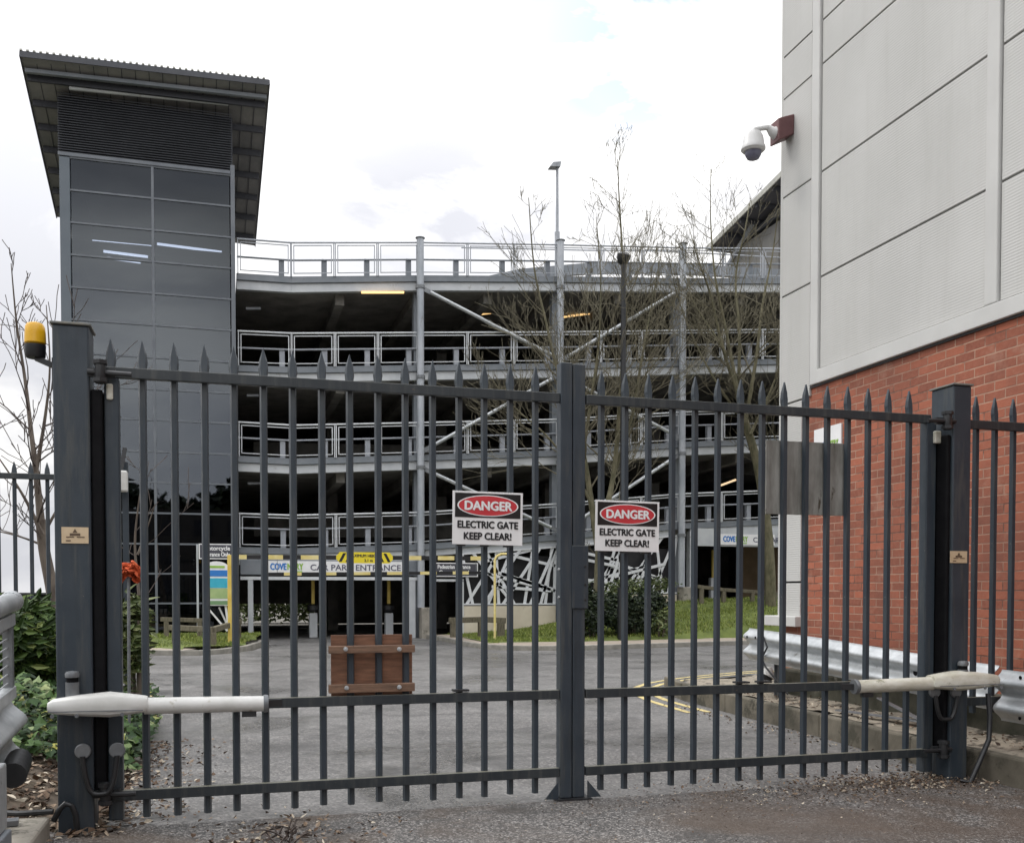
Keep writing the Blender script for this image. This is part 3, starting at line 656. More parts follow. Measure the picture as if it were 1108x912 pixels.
# ------------------------------------------------------------------ white and brick warehouse on the right
WX = 7.0
wh = thing('warehouse', 'red brick and white ribbed cladding building on the right', 'building', (WX,5,0))
zc = 4.03; yC = 11.5
MB().box(WX,WX+.35,-25,11.02,-.05,zc).build('brick_wall', BRICK, wh)
MB().box(WX+.02,WX+.35,11.02,yC-.02,-.05,1.10).build('brick_plinth', BRICK, wh)
MB().box(WX+.06,30,-25,yC-.08,zc,11.3).box(WX+.4,30,-25,yC-.06,-.05,zc).build('backing', mat('joint_black', (.03,.03,.03)), wh)
yj = [yC, 10.83, 10.70]; 
def panel(y0, y1, z0, z1): MB().box(WX-.012,WX+.055,y0,y1,z0,z1).build('cladding_panel', CLAD, wh, bevel=.004)
zs = [4.20,5.305,6.56,7.84,8.36,9.6,10.9]; g = .011
zs2 = [zc-.0,5.13,6.39,7.67,8.19,9.45,10.9]
for a_, b_ in zip(zs, zs[1:]):
    panel(7.93,10.66,a_+g,b_-g); panel(4.0,7.74,a_+g,b_-g); panel(-1,3.85,a_+g,b_-g)
# far corner strip goes right down to the plinth
corner_z = [1.10,1.62,2.6,3.9,5.29,6.55,7.80,8.33,9.6,10.9]
for a_, b_ in zip(corner_z, corner_z[1:]):
    MB().box(WX-.03,WX+.055,11.03 if b_ < 4.1 else 10.86,yC,a_+g,b_-g).build('corner_panel', CLAD, wh, bevel=.004)
MB().box(WX-.045,WX+.05,10.68,10.84,zc,11.1).build('trim', TRIM, wh, bevel=.012)
MB().box(WX-.045,WX+.05,7.755,7.915,zc+.17,11.1).build('trim', TRIM, wh, bevel=.012)
MB().box(WX-.045,WX+.05,3.86,3.99,zc+.17,11.1).build('trim', TRIM, wh, bevel=.012)
MB().box(WX-.06,WX+.05,-25,10.67,zc-.006,4.19).build('flashing', TRIM, wh, bevel=.008)
MB().box(WX-.02,WX+.04,-25,10.99,zc-.03,zc-.008).build('shadow_gap', BLK, wh)
MB().box(WX-.13,WX+.05,10.98,yC+.22,1.06,1.19).build('base_flashing', TRIM, wh, bevel=.01)
MB().box(WX-.03,30,yC,yC+.05,1.12,11.1).build('end_wall', CLAD, wh)
MB().box(WX-.1,30.1,-25.1,yC+.1,11.1,11.35).build('parapet', TRIM, wh)
# small wall sign
p = hx(881,468,WX-.02); q = hx(910,478,WX-.02)
ws = thing('wall_sign', 'small white sign with blue and green lettering on the brick wall', 'sign', (WX,(p.y+q.y)/2,3.0))
zt_ = hx(896,462,WX).z; MB().box(WX-.022,WX-.003,q.y,p.y,2.50,zt_).build('panel', SIGNW, ws)
m_ = MB(); put_text(m_, 'COVE', .12, (WX-.025,p.y-.09,zt_-.26), (0,-1,0), bold=.005, align='LEFT', sx=.62); m_.build('lettering', BLUE, ws)
m_ = MB(); put_text(m_, 'NTRY', .12, (WX-.025,p.y-.31,zt_-.26), (0,-1,0), bold=.005, align='LEFT', sx=.62); m_.build('lettering', GREEN, ws)
m_ = MB(); m_.box(WX-.026,WX-.024,q.y+.08,q.y+.35,2.58,2.64); m_.build('lettering', TXG, ws)
# dome camera on the corner
yD = 11.34; bx = hx(859,143,WX-.035); zB = hy(846,143,yD).z; cc = hy(815,155,yD)
dc = thing('dome_camera', 'white dome security camera on a maroon bracket at the building corner', 'camera', (WX-.1,yD,zB-.2))
MB().hexa([(6.745,yD-.10,zB-.16),(WX-.032,yD-.10,zB-.05),(WX-.032,yD+.11,zB-.05),(6.745,yD+.11,zB-.16),(6.745,yD-.10,zB+.12),(WX-.032,yD-.10,zB+.20),(WX-.032,yD+.11,zB+.20),(6.745,yD+.11,zB+.12)]).build('mounting_box', MAROON, dc, bevel=.012)
zt_ = hy(815,141,yD).z; xw = 6.745
MB().tube([(xw+.01,yD,zB-.02),(xw-.035,yD,zB-.015),(xw-.10,yD,zB+.03),(cc.x+.06,yD,zt_+.025),(cc.x+.015,yD,zt_+.01),(cc.x,yD,zt_-.03)], [.085,.06,.036,.030,.032,.045], 14).build('arm', CAMW, dc, smooth=True)
MB().lathe([(.05,.0),(.095,-.015),(.125,-.07),(.138,-.17),(.152,-.195),(.152,-.225),(.125,-.25)], (cc.x,yD,zt_-.02), 24).build('housing', CAMW, dc, smooth=True)
MB().lathe([(.105,0),(.10,-.04),(.075,-.085),(.03,-.105),(.001,-.108)], (cc.x,yD,zt_-.268), 24).build('dome', CAMD, dc, smooth=True)

# ------------------------------------------------------------------ multi-storey car park
FY = 31.93
US = [258,316,455,605,738,850]
LV = {5:[295.7,299.5,298,299,301,301], 4:[395,397,395,393,390,388], 3:[493,496,492,487,478,474], 2:[591.6,593,588.6,578,566,561]}
XN = [hy(u,450,FY).x for u in US]; XN[0] = .50
def nodes(l):
    z = [hy(u, v, FY).z for u, v in zip(US, LV[l])]
    s = (z[-1]-z[-2])/(XN[-1]-XN[-2]); return [(x, zz) for x, zz in zip(XN, z)] + [(34.0, z[-1]+s*.4*(34-XN[-1]))]
NODE = {l: nodes(l) for l in LV}
def zl(l, x):
    n = NODE[l]
    if x <= n[0][0]: return n[0][1]
    for (a, za), (b_, zb) in zip(n, n[1:]):
        if x <= b_: return za+(zb-za)*(x-a)/(b_-a)
    return n[-1][1]
def skew(mb, l, y0, y1, t0, t1, x0=None, x1=None):
    n = NODE[l]; xs = [x for x, z in n]
    x0 = xs[0] if x0 is None else x0; x1 = xs[-1] if x1 is None else x1
    pts = [x0]+[x for x in xs if x0 < x < x1]+[x1]
    for a, b_ in zip(pts, pts[1:]):
        za, zb = zl(l, a), zl(l, b_)
        mb.hexa([(a,y0,za+t0),(b_,y0,zb+t0),(b_,y1,zb+t0),(a,y1,za+t0),(a,y0,za+t1),(b_,y0,zb+t1),(b_,y1,zb+t1),(a,y1,za+t1)])
    return mb
cp = thing('car_park', 'grey multi-storey car park with ramped decks, white railings and diagonal braces', 'building', (10,FY,0))
for l in LV:
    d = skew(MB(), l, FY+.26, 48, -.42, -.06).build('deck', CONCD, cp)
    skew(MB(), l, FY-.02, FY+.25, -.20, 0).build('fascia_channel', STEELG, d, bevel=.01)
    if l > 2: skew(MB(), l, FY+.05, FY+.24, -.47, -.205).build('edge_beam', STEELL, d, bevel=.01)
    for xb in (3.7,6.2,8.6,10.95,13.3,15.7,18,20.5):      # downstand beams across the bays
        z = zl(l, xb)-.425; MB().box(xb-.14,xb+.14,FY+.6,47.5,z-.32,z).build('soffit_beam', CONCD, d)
# header panel and portals of the ground floor
def zl2(x): return zl(2, x)
for a_ in ((FY+.03,-.55,.5,6.1),(FY+.06,-.40,6.35,15.2),(FY+.03,-.78,15.8,34)): skew(MB(), 2, a_[0], FY+.22, a_[1], -.205, a_[2], a_[3]).build('header_panel', STEELL, cp)
ztop = hy(360,625,FY).z; zsg = hy(360,606,FY).z
MB().box(.55,6.08,FY-.01,FY+.20,hy(360,622,FY).z,hy(360,606,FY).z).build('header_panel', STEELG, cp, bevel=.01)
MB().box(.55,6.08,FY-.03,FY+.1,ztop-.07,ztop+.03).build('lintel', RAILW, cp)
m_ = MB(); x_ = hy(271.5,650,FY).x; m_.box(x_-.09,x_+.07,FY-.02,FY+.25,0,ztop-.07); m_.build('jamb', STEELL, cp, bevel=.01)
m_ = MB(); m_.box(5.80,6.02,FY-.02,FY+.25,0,ztop-.07); m_.build('jamb', STEELL, cp, bevel=.01)
# columns with collars, concrete feet, braces
colx = [hy(u,450,FY-.14).x for u in (455,606,738)]; colx.append(colx[-1]+4.75)
base_z = [.98,.95,1.5,1.6]
for i, x in enumerate(colx):
    zt_ = zl(5, x)+1.12; rr = .115
    zb_ = hy(462,657,FY).z if i == 0 else zfac(x)+.5
    c = MB().tube([(x,FY-.16,zb_),(x,FY-.16,zt_)], rr, 16).build('column', COLM, cp, smooth=True)
    for l in LV:
        z = zl(l, x); m_ = MB(); m_.lathe([(rr+.035,-.05),(rr+.035,.05)], (x,FY-.16,z-.42), 12); m_.box(x-.07,x+.07,FY-.1,FY+.0,z-.46,z-.02); m_.build('collar', GALVD, c)
    MB().lathe([(rr+.04,0),(rr+.04,.02)], (x,FY-.16,zt_), 16).build('cap', GALVD, c)
    MB().box(x-.02,x+.42,FY-.36,FY+.16,-.1,zb_).build('footing', CONC, cp, bevel=.03)
    MB().box(x-.12,x+.12,FY+.35,FY+.65,0,zl(5,x)-.4).build('inner_column', STEELG, cp)
def bz(l, x, top): return zl(l, x)-(.46 if top else .02)
B = [(0,5,1,4),(2,5,1,4),(1,4,0,3),(1,4,2,3),(0,3,1,2),(2,3,1,2)]
for i, la, j, lb in B:
    xa, xb = colx[i], colx[j]; s = .18 if xb > xa else -.18
    p = Vector((xa+s, FY-.16, zl(la, xa)-.50)); q = Vector((xb-s, FY-.16, zl(lb, xb)+.16))
    d = (q-p).normalized(); br = MB().tube([p+d*.15, q-d*.15], .062, 12).build('brace', GALV, cp, smooth=True)
    MB().beam(p-d*.08, p+d*.22, .02, .14).build('gusset', GALVD, br); MB().beam(q+d*.08, q-d*.22, .02, .14).build('gusset', GALVD, br)
# railings, panel by panel
def rail_panel(l, xa, xb, mtl, par):
    m_ = MB(); h0, h1 = .08, .93; t = .026; y = FY-.06
    P = lambda x, h: (x, y, zl(l, x)+h)
    m_.beam(P(xa,h0), P(xb,h0), t, t); m_.beam(P(xa,h1), P(xb,h1), t, t)
    for x in (xa, xb): m_.beam((x,y,zl(l,x)+h0-.013), (x,y,zl(l,x)+h1+.013), t, t)
    for x in (xa-.075, xb+.075): m_.beam((x,y,zl(l,x)-.02), (x,y,zl(l,x)+1.0), .03, .03)
    m_.build('railing_panel', mtl, par)
edges = [.62]+[XN[1]+.02] + [colx[0]+4.72*k/3 for k in (-2,-1,0)]
PAN = [(.62,2.05)] ; 
for x0, x1 in ((2.12,colx[0]),(colx[0],colx[1]),(colx[1],colx[2]),(colx[2],colx[3]),(colx[3],colx[3]+4.75)):
    w = (x1-x0)/3
    for k in range(3): PAN.append((x0+w*k+.10, x0+w*(k+1)-.10))
for l in LV:
    mtl = RAILG if l == 5 else RAILW
    m_ = MB(); xs = [x for x, z in NODE[l] if x < 26]; 
    xs = [.52]+[x for x in xs if .6 < x < 25]+[25.2]
    m_.tube([(x,FY-.06,zl(l,x)+1.02) for x in xs], .028, 8)
    r_ = m_.build('railing', mtl, cp, smooth=True)
    for xa, xb in PAN: rail_panel(l, xa, xb, mtl, r_)
    for xa, xb in PAN: MB().box(xb-.26,xb-.10,FY+.34,FY+.5,zl(l,xb)-.07,zl(l,xb)+.62).build('crash_post', STEELG if l == 5 else RAILG, cp)
    m_ = MB(); m_.tube([(x,FY+.32,zl(l,x)+.60) for x in xs], .03, 8); m_.build('crash_rail', STEELG if l == 5 else RAILG, cp)
# back walls, side wall, inner ramp parapets and interior columns
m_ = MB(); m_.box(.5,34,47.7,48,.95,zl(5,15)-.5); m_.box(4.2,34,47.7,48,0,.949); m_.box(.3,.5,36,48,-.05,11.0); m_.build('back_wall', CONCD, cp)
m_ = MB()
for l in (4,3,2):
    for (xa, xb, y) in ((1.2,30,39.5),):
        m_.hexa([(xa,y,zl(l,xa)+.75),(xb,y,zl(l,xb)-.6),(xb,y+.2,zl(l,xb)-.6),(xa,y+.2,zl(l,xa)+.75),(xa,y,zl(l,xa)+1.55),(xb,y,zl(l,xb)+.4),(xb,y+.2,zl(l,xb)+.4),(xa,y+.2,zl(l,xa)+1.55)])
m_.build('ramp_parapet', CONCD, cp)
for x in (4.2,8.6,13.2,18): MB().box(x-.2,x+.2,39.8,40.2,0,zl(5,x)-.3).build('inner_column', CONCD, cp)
# top deck beyond: a further grey parapet that climbs to the right
m_ = MB(); xs = [9.5,12,15,18.5,24,34]; zz = [2.2,2.75,3.05,3.1,3.05,3.0]
for (xa, za), (xb, zb) in zip(zip(xs, zz), zip(xs[1:], zz[1:])):
    A, Bz = zl(5,xa)+za, zl(5,xb)+zb; m_.hexa([(xa,40,A-.45),(xb,40,Bz-.45),(xb,40.2,Bz-.45),(xa,40.2,A-.45),(xa,40,A),(xb,40,Bz),(xb,40.2,Bz),(xa,40.2,A)])
m_.build('ramp_parapet', STEELG, cp)
m_ = MB(); 
for xa, xb in zip(xs, xs[1:]): m_.tube([(xa,40.1,zl(5,xa)+3.6),(xb,40.1,zl(5,xb)+3.6)], .03, 6)
m_.build('railing', RAILG, cp)
# strip lamps under the decks
for (u0,v0,u1,v1,y) in ((391,316.5,437,316.5,31.9),(512,341,543,337,35),(610,343,648,338,35),(660,342,690,338,36.5)):
    p = hy(u0,v0,y); q = hy(u1,v1,y); MB().beam(p, q, .07, .06).build('strip_lamp', LAMPM, cp)
for (u0,v0,u1,v1,y) in ((365,514,386,507,33.5),(780,525,796,519,34),(266,334,282,334,33),(267,428,280,428,33),(268,523,282,523,33)):
    p = hy(u0,v0,y); q = hy(u1,v1,y); MB().beam(p, q, .08, .07).build('strip_lamp', emit('dim_lamp', (1,.75,.45), .75) if u0 in (780,) else RAILG, cp)
LATT = mat('screen_white', (.60,.62,.64), (.68,.69,.70), 3, .5)
# decorative criss-cross screens over a cream plinth wall
def screen(x0, x1, ua, seed, extra):
    r2 = random.Random(seed); m_ = MB(); y = FY+.02
    zt_ = lambda x: zl(2,x)-.42
    zb_ = lambda x: hy(560,655,FY).z+(.05 if x < 10.9 else .42)
    m_.beam((x0,y,zb_(x0)),(x1,y,zb_(x1)),.05,.05); m_.beam((x0,y,zt_(x0)),(x1,y,zt_(x1)),.05,.05)
    for k in range(extra):
        xa = x0+(x1-x0)*(k+r2.uniform(0,.9))/extra; xb = min(max(xa+r2.uniform(-1.7,1.7), x0), x1)
        if k % 3 == 0: p = (x0+(x1-x0)*r2.uniform(0,.5),y,zb_(xa)+r2.uniform(.1,1.7)); q = (min(x1,p[0]+r2.uniform(1.5,2.6)),y,p[2]+r2.uniform(-.6,.6))
        else: p = (xa,y,zb_(xa)); q = (xb,y,zt_(xb))
        p = (p[0],y+.03*(k % 2),min(p[2],zt_(p[0]))); q = (q[0],y+.03*(k % 2),max(min(q[2],zt_(q[0])),zb_(q[0]))); m_.beam(p, q, .095, .035, (0,1,0))
    m_.build('lattice_screen', LATT, cp)
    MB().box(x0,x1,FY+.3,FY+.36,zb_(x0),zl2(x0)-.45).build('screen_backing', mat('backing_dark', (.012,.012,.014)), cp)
    w_ = MB(); w_.hexa([(x0,FY-.0,-.1),(x1,FY-.0,-.1),(x1,FY+.25,-.1),(x0,FY+.25,-.1),(x0,FY-.0,zb_(x0)-.06),(x1,FY-.0,zb_(x1)-.06),(x1,FY+.25,zb_(x1)-.06),(x0,FY+.25,zb_(x0)-.06)]); w_.build('plinth_wall', CREAM, cp)
screen(hy(500,620,FY).x, colx[1]-.1, 500, 3, 20)
screen(colx[1]+.2, colx[2]-.1, 606, 8, 22)
# pedestrian doorway frame, side portal on the right
x0 = hy(473,630,FY).x; x1 = hy(501,630,FY).x
m_ = MB(); zt_ = hy(485,628,FY).z; m_.box(x0-.05,x1+.02,FY-.02,FY+.1,zt_-.03,zt_+.05); m_.box(x1-.05,x1+.02,FY-.02,FY+.1,0,zt_); m_.build('jamb', RAILW, cp)
xr0 = hy(746,600,FY).x; m_ = MB(); m_.box(xr0,xr0+.26,FY-.03,FY+.25,1.0,hy(746,575,FY).z); m_.build('jamb', STEELL, cp, bevel=.01)
zt_ = hy(790,591,FY).z; MB().box(xr0+.3,24,FY-.02,FY+.22,zt_,hy(790,572,FY).z).build('header_panel', STEELL, cp)
MB().box(hy(800,600,35.5).x,26,35.5,35.8,.9,zl(2,18)-.4).build('inner_wall', WALLIN, cp)
MB().box(xr0,26,FY+.3,47,.9,1.05).build('inner_floor', CONCD, cp)

# lettered banners on the car park
def banner(label, u0, u1, v0, v1, y, word, slope=0):
    p = hy(u0,v0,y); q = hy(u1,v1,y); h = p.z-q.z
    t_ = thing('banner_sign', label, 'sign', ((p.x+q.x)/2,y,q.z)); x0 = p.x; x1 = q.x
    MB().box(x0,x1,y-.012,y,q.z,p.z).build('panel', SIGNW, t_); z = q.z+h*.30; s = h*.72
    m_ = MB(); put_text(m_, 'COVE', s, (x0+.12,y-.016,z), bold=.012, align='LEFT', sx=.66); m_.build('lettering', BLUE, t_)
    wc = max(v[0] for v in text_geo('COVE', s, .012, 'LEFT')[0])*.66
    m_ = MB(); put_text(m_, 'NTRY', s, (x0+.14+wc,y-.016,z), bold=.012, align='LEFT', sx=.66); m_.build('lettering', GREEN, t_)
    wn = max(v[0] for v in text_geo('NTRY', s, .012, 'LEFT')[0])*.66
    m_ = MB(); m_.box(x0+.14+wc+.1,x0+.1+wc+wn,y-.015,y-.0135,q.z+h*.10,q.z+h*.2); m_.build('tagline', GREEN, t_)
    m_ = MB(); put_text(m_, word, s*.92, (x0+.14+wc+wn+.20,y-.016,z-.01), bold=.006, align='LEFT', sx=1.09 if len(word) > 10 else 1.05); m_.build('lettering', TXG, t_)
banner('long white banner with car park entrance lettering over the left vehicle entrance', 288,438,606.5,621,FY-.03,'CAR PARK ENTRANCE')
banner('shorter white banner over the right opening, partly behind the tree trunk', 779,838,577.5,590,FY-.04,'CAR PARK')
def plate(label, name, u0, u1, v0, v1, y, lines, post=None):
    p = hy(u0,v0,y); q = hy(u1,v1,y); t_ = thing(name, label, 'sign', ((p.x+q.x)/2,y,q.z)); h = p.z-q.z; w = q.x-p.x
    MB().box(p.x,q.x,y-.012,y,q.z,p.z).build('border', TXW, t_); MB().box(p.x+.03,q.x-.03,y-.016,y-.0125,q.z+.03,p.z-.03).build('panel', mat('sign_dark_grey', (.06,.06,.075)), t_)
    for k, s in enumerate(lines):
        m_ = MB(); put_text(m_, s, h*.40, ((p.x+q.x)/2,y-.019,p.z-h*(.42+.40*k)), bold=.006, sx=min(1, w*.9/(len(s)*h*.40*.56))); m_.build('lettering', TXW, t_)
    return t_
plate('dark sign reading Pedestrian Entrance over the small dark doorway', 'entrance_sign', 465,517,608.5,624,FY-.05, ['Pedestrian Entrance','Ground Level'])
mc = plate('dark sign reading Motorcycle Entrance Only above the information board', 'entrance_sign', 215,254,588,605,31.0, ['Motorcycle','Entrance Only'])
MB().box(hy(234,600,31.0).x-.05,hy(234,600,31.0).x+.05,31.003,31.3,hy(234,597,31).z-.05,hy(234,597,31).z+.05).build('bracket', BLK, mc)

# height barrier
hb = thing('height_barrier', 'yellow and black height barrier frame before the car park entrance', 'height barrier', (3,27.4,0))
pl = hz(250.5,697,.10); YB = pl.y
pr = hy(532.5,690,YB+.3)
zt_ = hy(250,603,YB).z
MB().box(pl.x-.09,pl.x+.09,YB-.09,YB+.09,0,zt_+.06).build('post', YELP, hb, bevel=.01)
zR = hy(532,600,YB).z; MB().tube([(pr.x,YB,0),(pr.x,YB,zR-.15),(pr.x+.05,YB,zR-.05),(pr.x+.18,YB,zR+.02),(pr.x+.5,YB,zR+.03)], .036, 10).build('post', STRIPEY, hb, smooth=True)
def striped(p, q, n, th, first):
    m_ = MB()
    for k in range(n):
        m_.cur = (k+first) % 2; a = p.lerp(q, k/n); b_ = p.lerp(q, (k+1)/n); m_.beam(a, b_, th, th)
    m_.build('striped_bar', [STRIPEY, SIGNK], hb)
striped(hy(247,602.5,YB), hy(526,604,YB), 15, .115, 0)
striped(hy(288,621,YB), hy(524,619.5,YB), 13, .085, 1)
for u in (300,515): a = hy(u,604,YB); b_ = hy(u,620,YB); MB().tube([a,b_], .008, 5).build('chain', GALVD, hb)
p = hy(364,597,YB-.08); q = hy(425,609.5,YB-.08); hs = thing('height_sign', 'yellow maximum height sign with striped ends hung on the barrier bar', 'sign', ((p.x+q.x)/2,YB-.08,q.z))
w = q.x-p.x; h = p.z-q.z; n_ = 10
out = [(p.x+h*.3,q.z+.0),(q.x-h*.3,q.z),(q.x,q.z+h*.35),(q.x,q.z+h*.65),(q.x-h*.3,p.z),(p.x+h*.3,p.z),(p.x,q.z+h*.65),(p.x,q.z+h*.35)]
m_ = MB(); k = len(out); m_.add([(x,YB-.09,z) for x, z in out]+[(x,YB-.07,z) for x, z in out], [tuple(range(k)), tuple(range(2*k-1,k-1,-1))]+[(i,k+i,k+(i+1)%k,(i+1)%k) for i in range(k)]); m_.build('panel', mat('sign_yellow', (.68,.55,.02), (.74,.60,.03)), hs, recalc=True)
for sx_, s in ((p.x+.06,1),(p.x+.24,1),(q.x-.06,-1),(q.x-.24,-1)): MB().add([(sx_,YB-.093,q.z+h*.12),(sx_+.08*s,YB-.093,q.z+h*.12),(sx_+.20*s,YB-.093,q.z+h*.9),(sx_+.12*s,YB-.093,q.z+h*.9)], [(0,1,2,3)]).build('chevron', SIGNK, hs)
m_ = MB(); xc = (p.x+q.x)/2; put_text(m_, 'MAXIMUM HEIGHT', h*.36, (xc,YB-.094,q.z+h*.56), bold=.004, sx=.95); m_.build('lettering', TXK, hs); m_ = MB(); put_text(m_, '2.1 m', h*.34, (xc+.1,YB-.094,q.z+h*.14), bold=.004); m_.build('lettering', TXK, hs)

# information board
p = hy(219.5,607,29.0); q = hy(249,655,29.0); ib = thing('information_board', 'arched blue and green information board on a white frame before the stair tower', 'sign', ((p.x+q.x)/2,29,.15))
w = q.x-p.x; xc = (p.x+q.x)/2; z0, z1 = q.z, p.z; arch = [(xc+w/2*math.cos(a), z1-.22+.22*math.sin(a)) for a in [PI*k/12 for k in range(13)]]
out = arch+[(p.x,z0),(q.x,z0)]; k = len(out); m_ = MB(); m_.add([(x,28.97,z) for x, z in out]+[(x,29.01,z) for x, z in out], [tuple(range(k-1,-1,-1)), tuple(range(k,2*k))]+[(i,(i+1)%k,k+(i+1)%k,k+i) for i in range(k)]); m_.build('panel', SIGNW, ib, recalc=True)
hh = z1-z0
for f0, f1, mm in ((.66,.80,BLUE),(.40,.62,CYAN),(.16,.39,PALEGRN),(.02,.11,mat('sign_sage',(.16,.28,.14)))): MB().box(p.x+.03,q.x-.03,28.962,28.968,z0+hh*f0,z0+hh*f1).build('band', mm, ib)
m_ = MB(); m_.box(xc-.25,xc+.22,28.962,28.968,z0+hh*.85,z0+hh*.90); m_.build('band', GREEN, ib)
m_ = MB(); zb_ = .2
m_.beam((p.x+.12,29.05,z0),(p.x+.02,29.05,zb_),.06,.06); m_.beam((q.x-.12,29.05,z0),(q.x-.02,29.05,zb_),.06,.06); m_.beam((p.x+.15,29.05,z0-.1),(q.x-.08,29.05,zb_+.2),.05,.05); m_.beam((q.x-.3,29.3,z0-.05),(q.x-.05,29.3,zb_+.3),.05,.05)
m_.build('frame', SIGNW, ib)

# entrance machines just inside
for u, lab in ((339,'left grey ticket post with yellow pole inside the vehicle entrance'),(421,'right grey ticket post with yellow pole inside the vehicle entrance')):
    a = hy(u,690,33.2); t_ = thing('ticket_post', lab, 'ticket post', (a.x,33.2,0), 'ticket posts inside the vehicle entrance')
    MB().box(a.x-.13,a.x+.13,33.1,33.4,0,hy(u,663,33.2).z).build('pedestal', STEELL, t_, bevel=.02)
    MB().lathe([(.10,-.14),(.19,-.08),(.19,.06),(.1,.12)], (a.x,33.25,hy(u,657,33.2).z), 14).build('head', BLK, t_, smooth=True)
    MB().box(a.x-.05,a.x+.05,33.2,33.3,hy(u,653,33.2).z,hy(u,628,33.2).z).build('pole', YELP, t_)
tkt = hy(771,650,33.5); t_ = thing('ticket_post', 'white ticket post inside the right opening above the grass bank', 'ticket post', (tkt.x,33.5,1.0))
MB().box(tkt.x-.12,tkt.x+.12,33.4,33.6,1.0,hy(771,625,33.5).z).build('pedestal', RAILW, t_, bevel=.02); MB().box(tkt.x-.04,tkt.x+.04,33.45,33.55,hy(771,625,33.5).z,hy(771,595,33.5).z).build('pole', YELP, t_)

# timber knee rails
def knee(label, pts, th=.13, rail_h=.14, name='knee_rail'):
    t_ = thing(name, label, 'knee rail', pts[0][0])
    for (a, b_) in pts: MB().box(a[0]-th/2,a[0]+th/2,a[1]-th/2,a[1]+th/2,a[2]-.1,b_-rail_h/2-.001).build('post', TIMBER, t_, bevel=.01)
    tops = [Vector((a[0],a[1],b_)) for a, b_ in pts]
    d0 = (tops[1]-tops[0]).normalized()*.15; d1 = (tops[-1]-tops[-2]).normalized()*.15
    for p, q in zip([tops[0]-d0]+tops[1:-1], tops[1:-1]+[tops[-1]+d1]): MB().beam(p, q, .12, rail_h).build('rail', TIMBER, t_, bevel=.012)
def kp(u, vt, y, zb): p = hy(u, vt, y); return ((p.x, y, zb), p.z)
knee('low timber rail in front of the pedestrian doorway, by the thin yellow pole', [kp(491,671,29.6,.12),kp(521,670,29.8,.13),kp(542,671,29.5,.15)], .2, .17)
knee('low timber rail on top of the grass bank below the right opening', [kp(u,v,30.8,bank(hy(u,v,30.8).x,30.8)) for u, v in ((759,635),(783,638),(814,640),(838,642))], .13,.12)
knee('low timber rail on the grass island, before the stair tower', [kp(189,679,27.0,.14),kp(231,681,26.2,.14),kp(258,673,28.5,.14)], .14, .14)
knee('second low timber rail close against the stair tower glazing', [kp(180,670,29.5,.15),kp(216,671,29.3,.15)], .13, .12)

# lamp columns
def lampcol(label, base, top, r0, r1, head, mtl, dark):
    t_ = thing('street_lamp', label, 'street lamp', base)
    MB().tube([base,(base[0],base[1],base[2]+1.5)], r0*1.7, 14).build('base', mtl, t_, smooth=True)
    MB().tube([(base[0],base[1],base[2]+1.5),(base[0],base[1],top)], [r0,r1], 12).build('pole', mtl, t_, smooth=True)
    head(base, top).build('lantern', dark, t_, smooth=True)
a = hz(673.5,692,.13); a = Vector((a.x, a.y, .12)); tp = hy(673.5,280,a.y).z
lampcol('tall black street lamp rising behind the right danger sign', tuple(a), tp, .085, .07, lambda b_, t: MB().lathe([(.05,-.22),(.13,-.18),(.19,-.05),(.20,.06),(.12,.12),(.01,.14)], (b_[0],b_[1],t+.05), 18, (.12,-.25,1)), BLK, BLK)
x = colx[1]; tp = hy(605,180,FY).z
lampcol('slim grey lamp on the roof deck of the car park', (x-.02,FY+.12,zl(5,x)), tp, .05, .045, lambda b_, t: MB().hexa([(b_[0]-.30,b_[1]-.16,t-.05),(b_[0]+.06,b_[1]-.16,t-.02),(b_[0]+.06,b_[1]+.16,t-.02),(b_[0]-.30,b_[1]+.16,t-.05),(b_[0]-.18,b_[1]-.12,t+.12),(b_[0]+.10,b_[1]-.12,t+.17),(b_[0]+.10,b_[1]+.12,t+.17),(b_[0]-.18,b_[1]+.12,t+.12)]), RAILG, GALVD)

# ------------------------------------------------------------------ stair tower on the left
TY = 31.3; TX0, TX1 = -4.36, .46; TB = 36.4
st = thing('stair_tower', 'dark glazed stair tower with overhanging roof left of the car park', 'building', (-2,TY,0))
rows_v = [170,205,240,275,310,345,381,416,450,485,519,553,587,620,653,684]
zr = [hy(68,v,TY).z for v in rows_v]; zr[-1] = .12
zr = [z for z in zr]
xL = hy(77,300,TY).x; xm = hy(166,300,TY).x; xR = hy(250,300,TY).x
top = zr[0]
MB().box(TX0,xL,TY-.05,TB,.05,top).build('corner_panel', mat('corner_grey', (.085,.105,.125), (.10,.12,.14), 1, .5), st, bevel=.01)
MB().box(xR,TX1,TY-.06,TY+.3,.05,top+.3).build('corner_column', MULL, st, bevel=.01)
MB().box(TX1-.12,TX1-.002,TY+.31,TB,.05,top+.1).build('side_wall', DKGREY, st)
MB().box(TX0+.05,TX1-.05,TB,TB+.2,.05,top).build('rear_wall', DKGREY, st)
for (xa, xb) in ((xL,xm),(xm,xR)):
    for a_, b_ in zip(zr, zr[1:]): MB().box(xa+.03,xb-.03,TY+.0,TY+.02,b_+.02,a_-.02).build('pane', GLASS, st)
for z in zr[:-1]: MB().box(xL,xR,TY-.035,TY+.06,z-.025,z+.025).build('transom', MULL, st)
MB().box(xm-.035,xm+.035,TY-.045,TY+.062,.1,top+.02).build('mullion', MULL, st)
MB().box(TX0-.03,xR,TY-.07,TY+.2,top+.026,top+.12).build('head_rail', MULL, st)
xd = hy(214,650,TY).x; m_ = MB(); m_.box(xd-.03,xd+.03,TY-.05,TY+.07,.1,zr[-4]); m_.build('door_frame', STEELL, st)
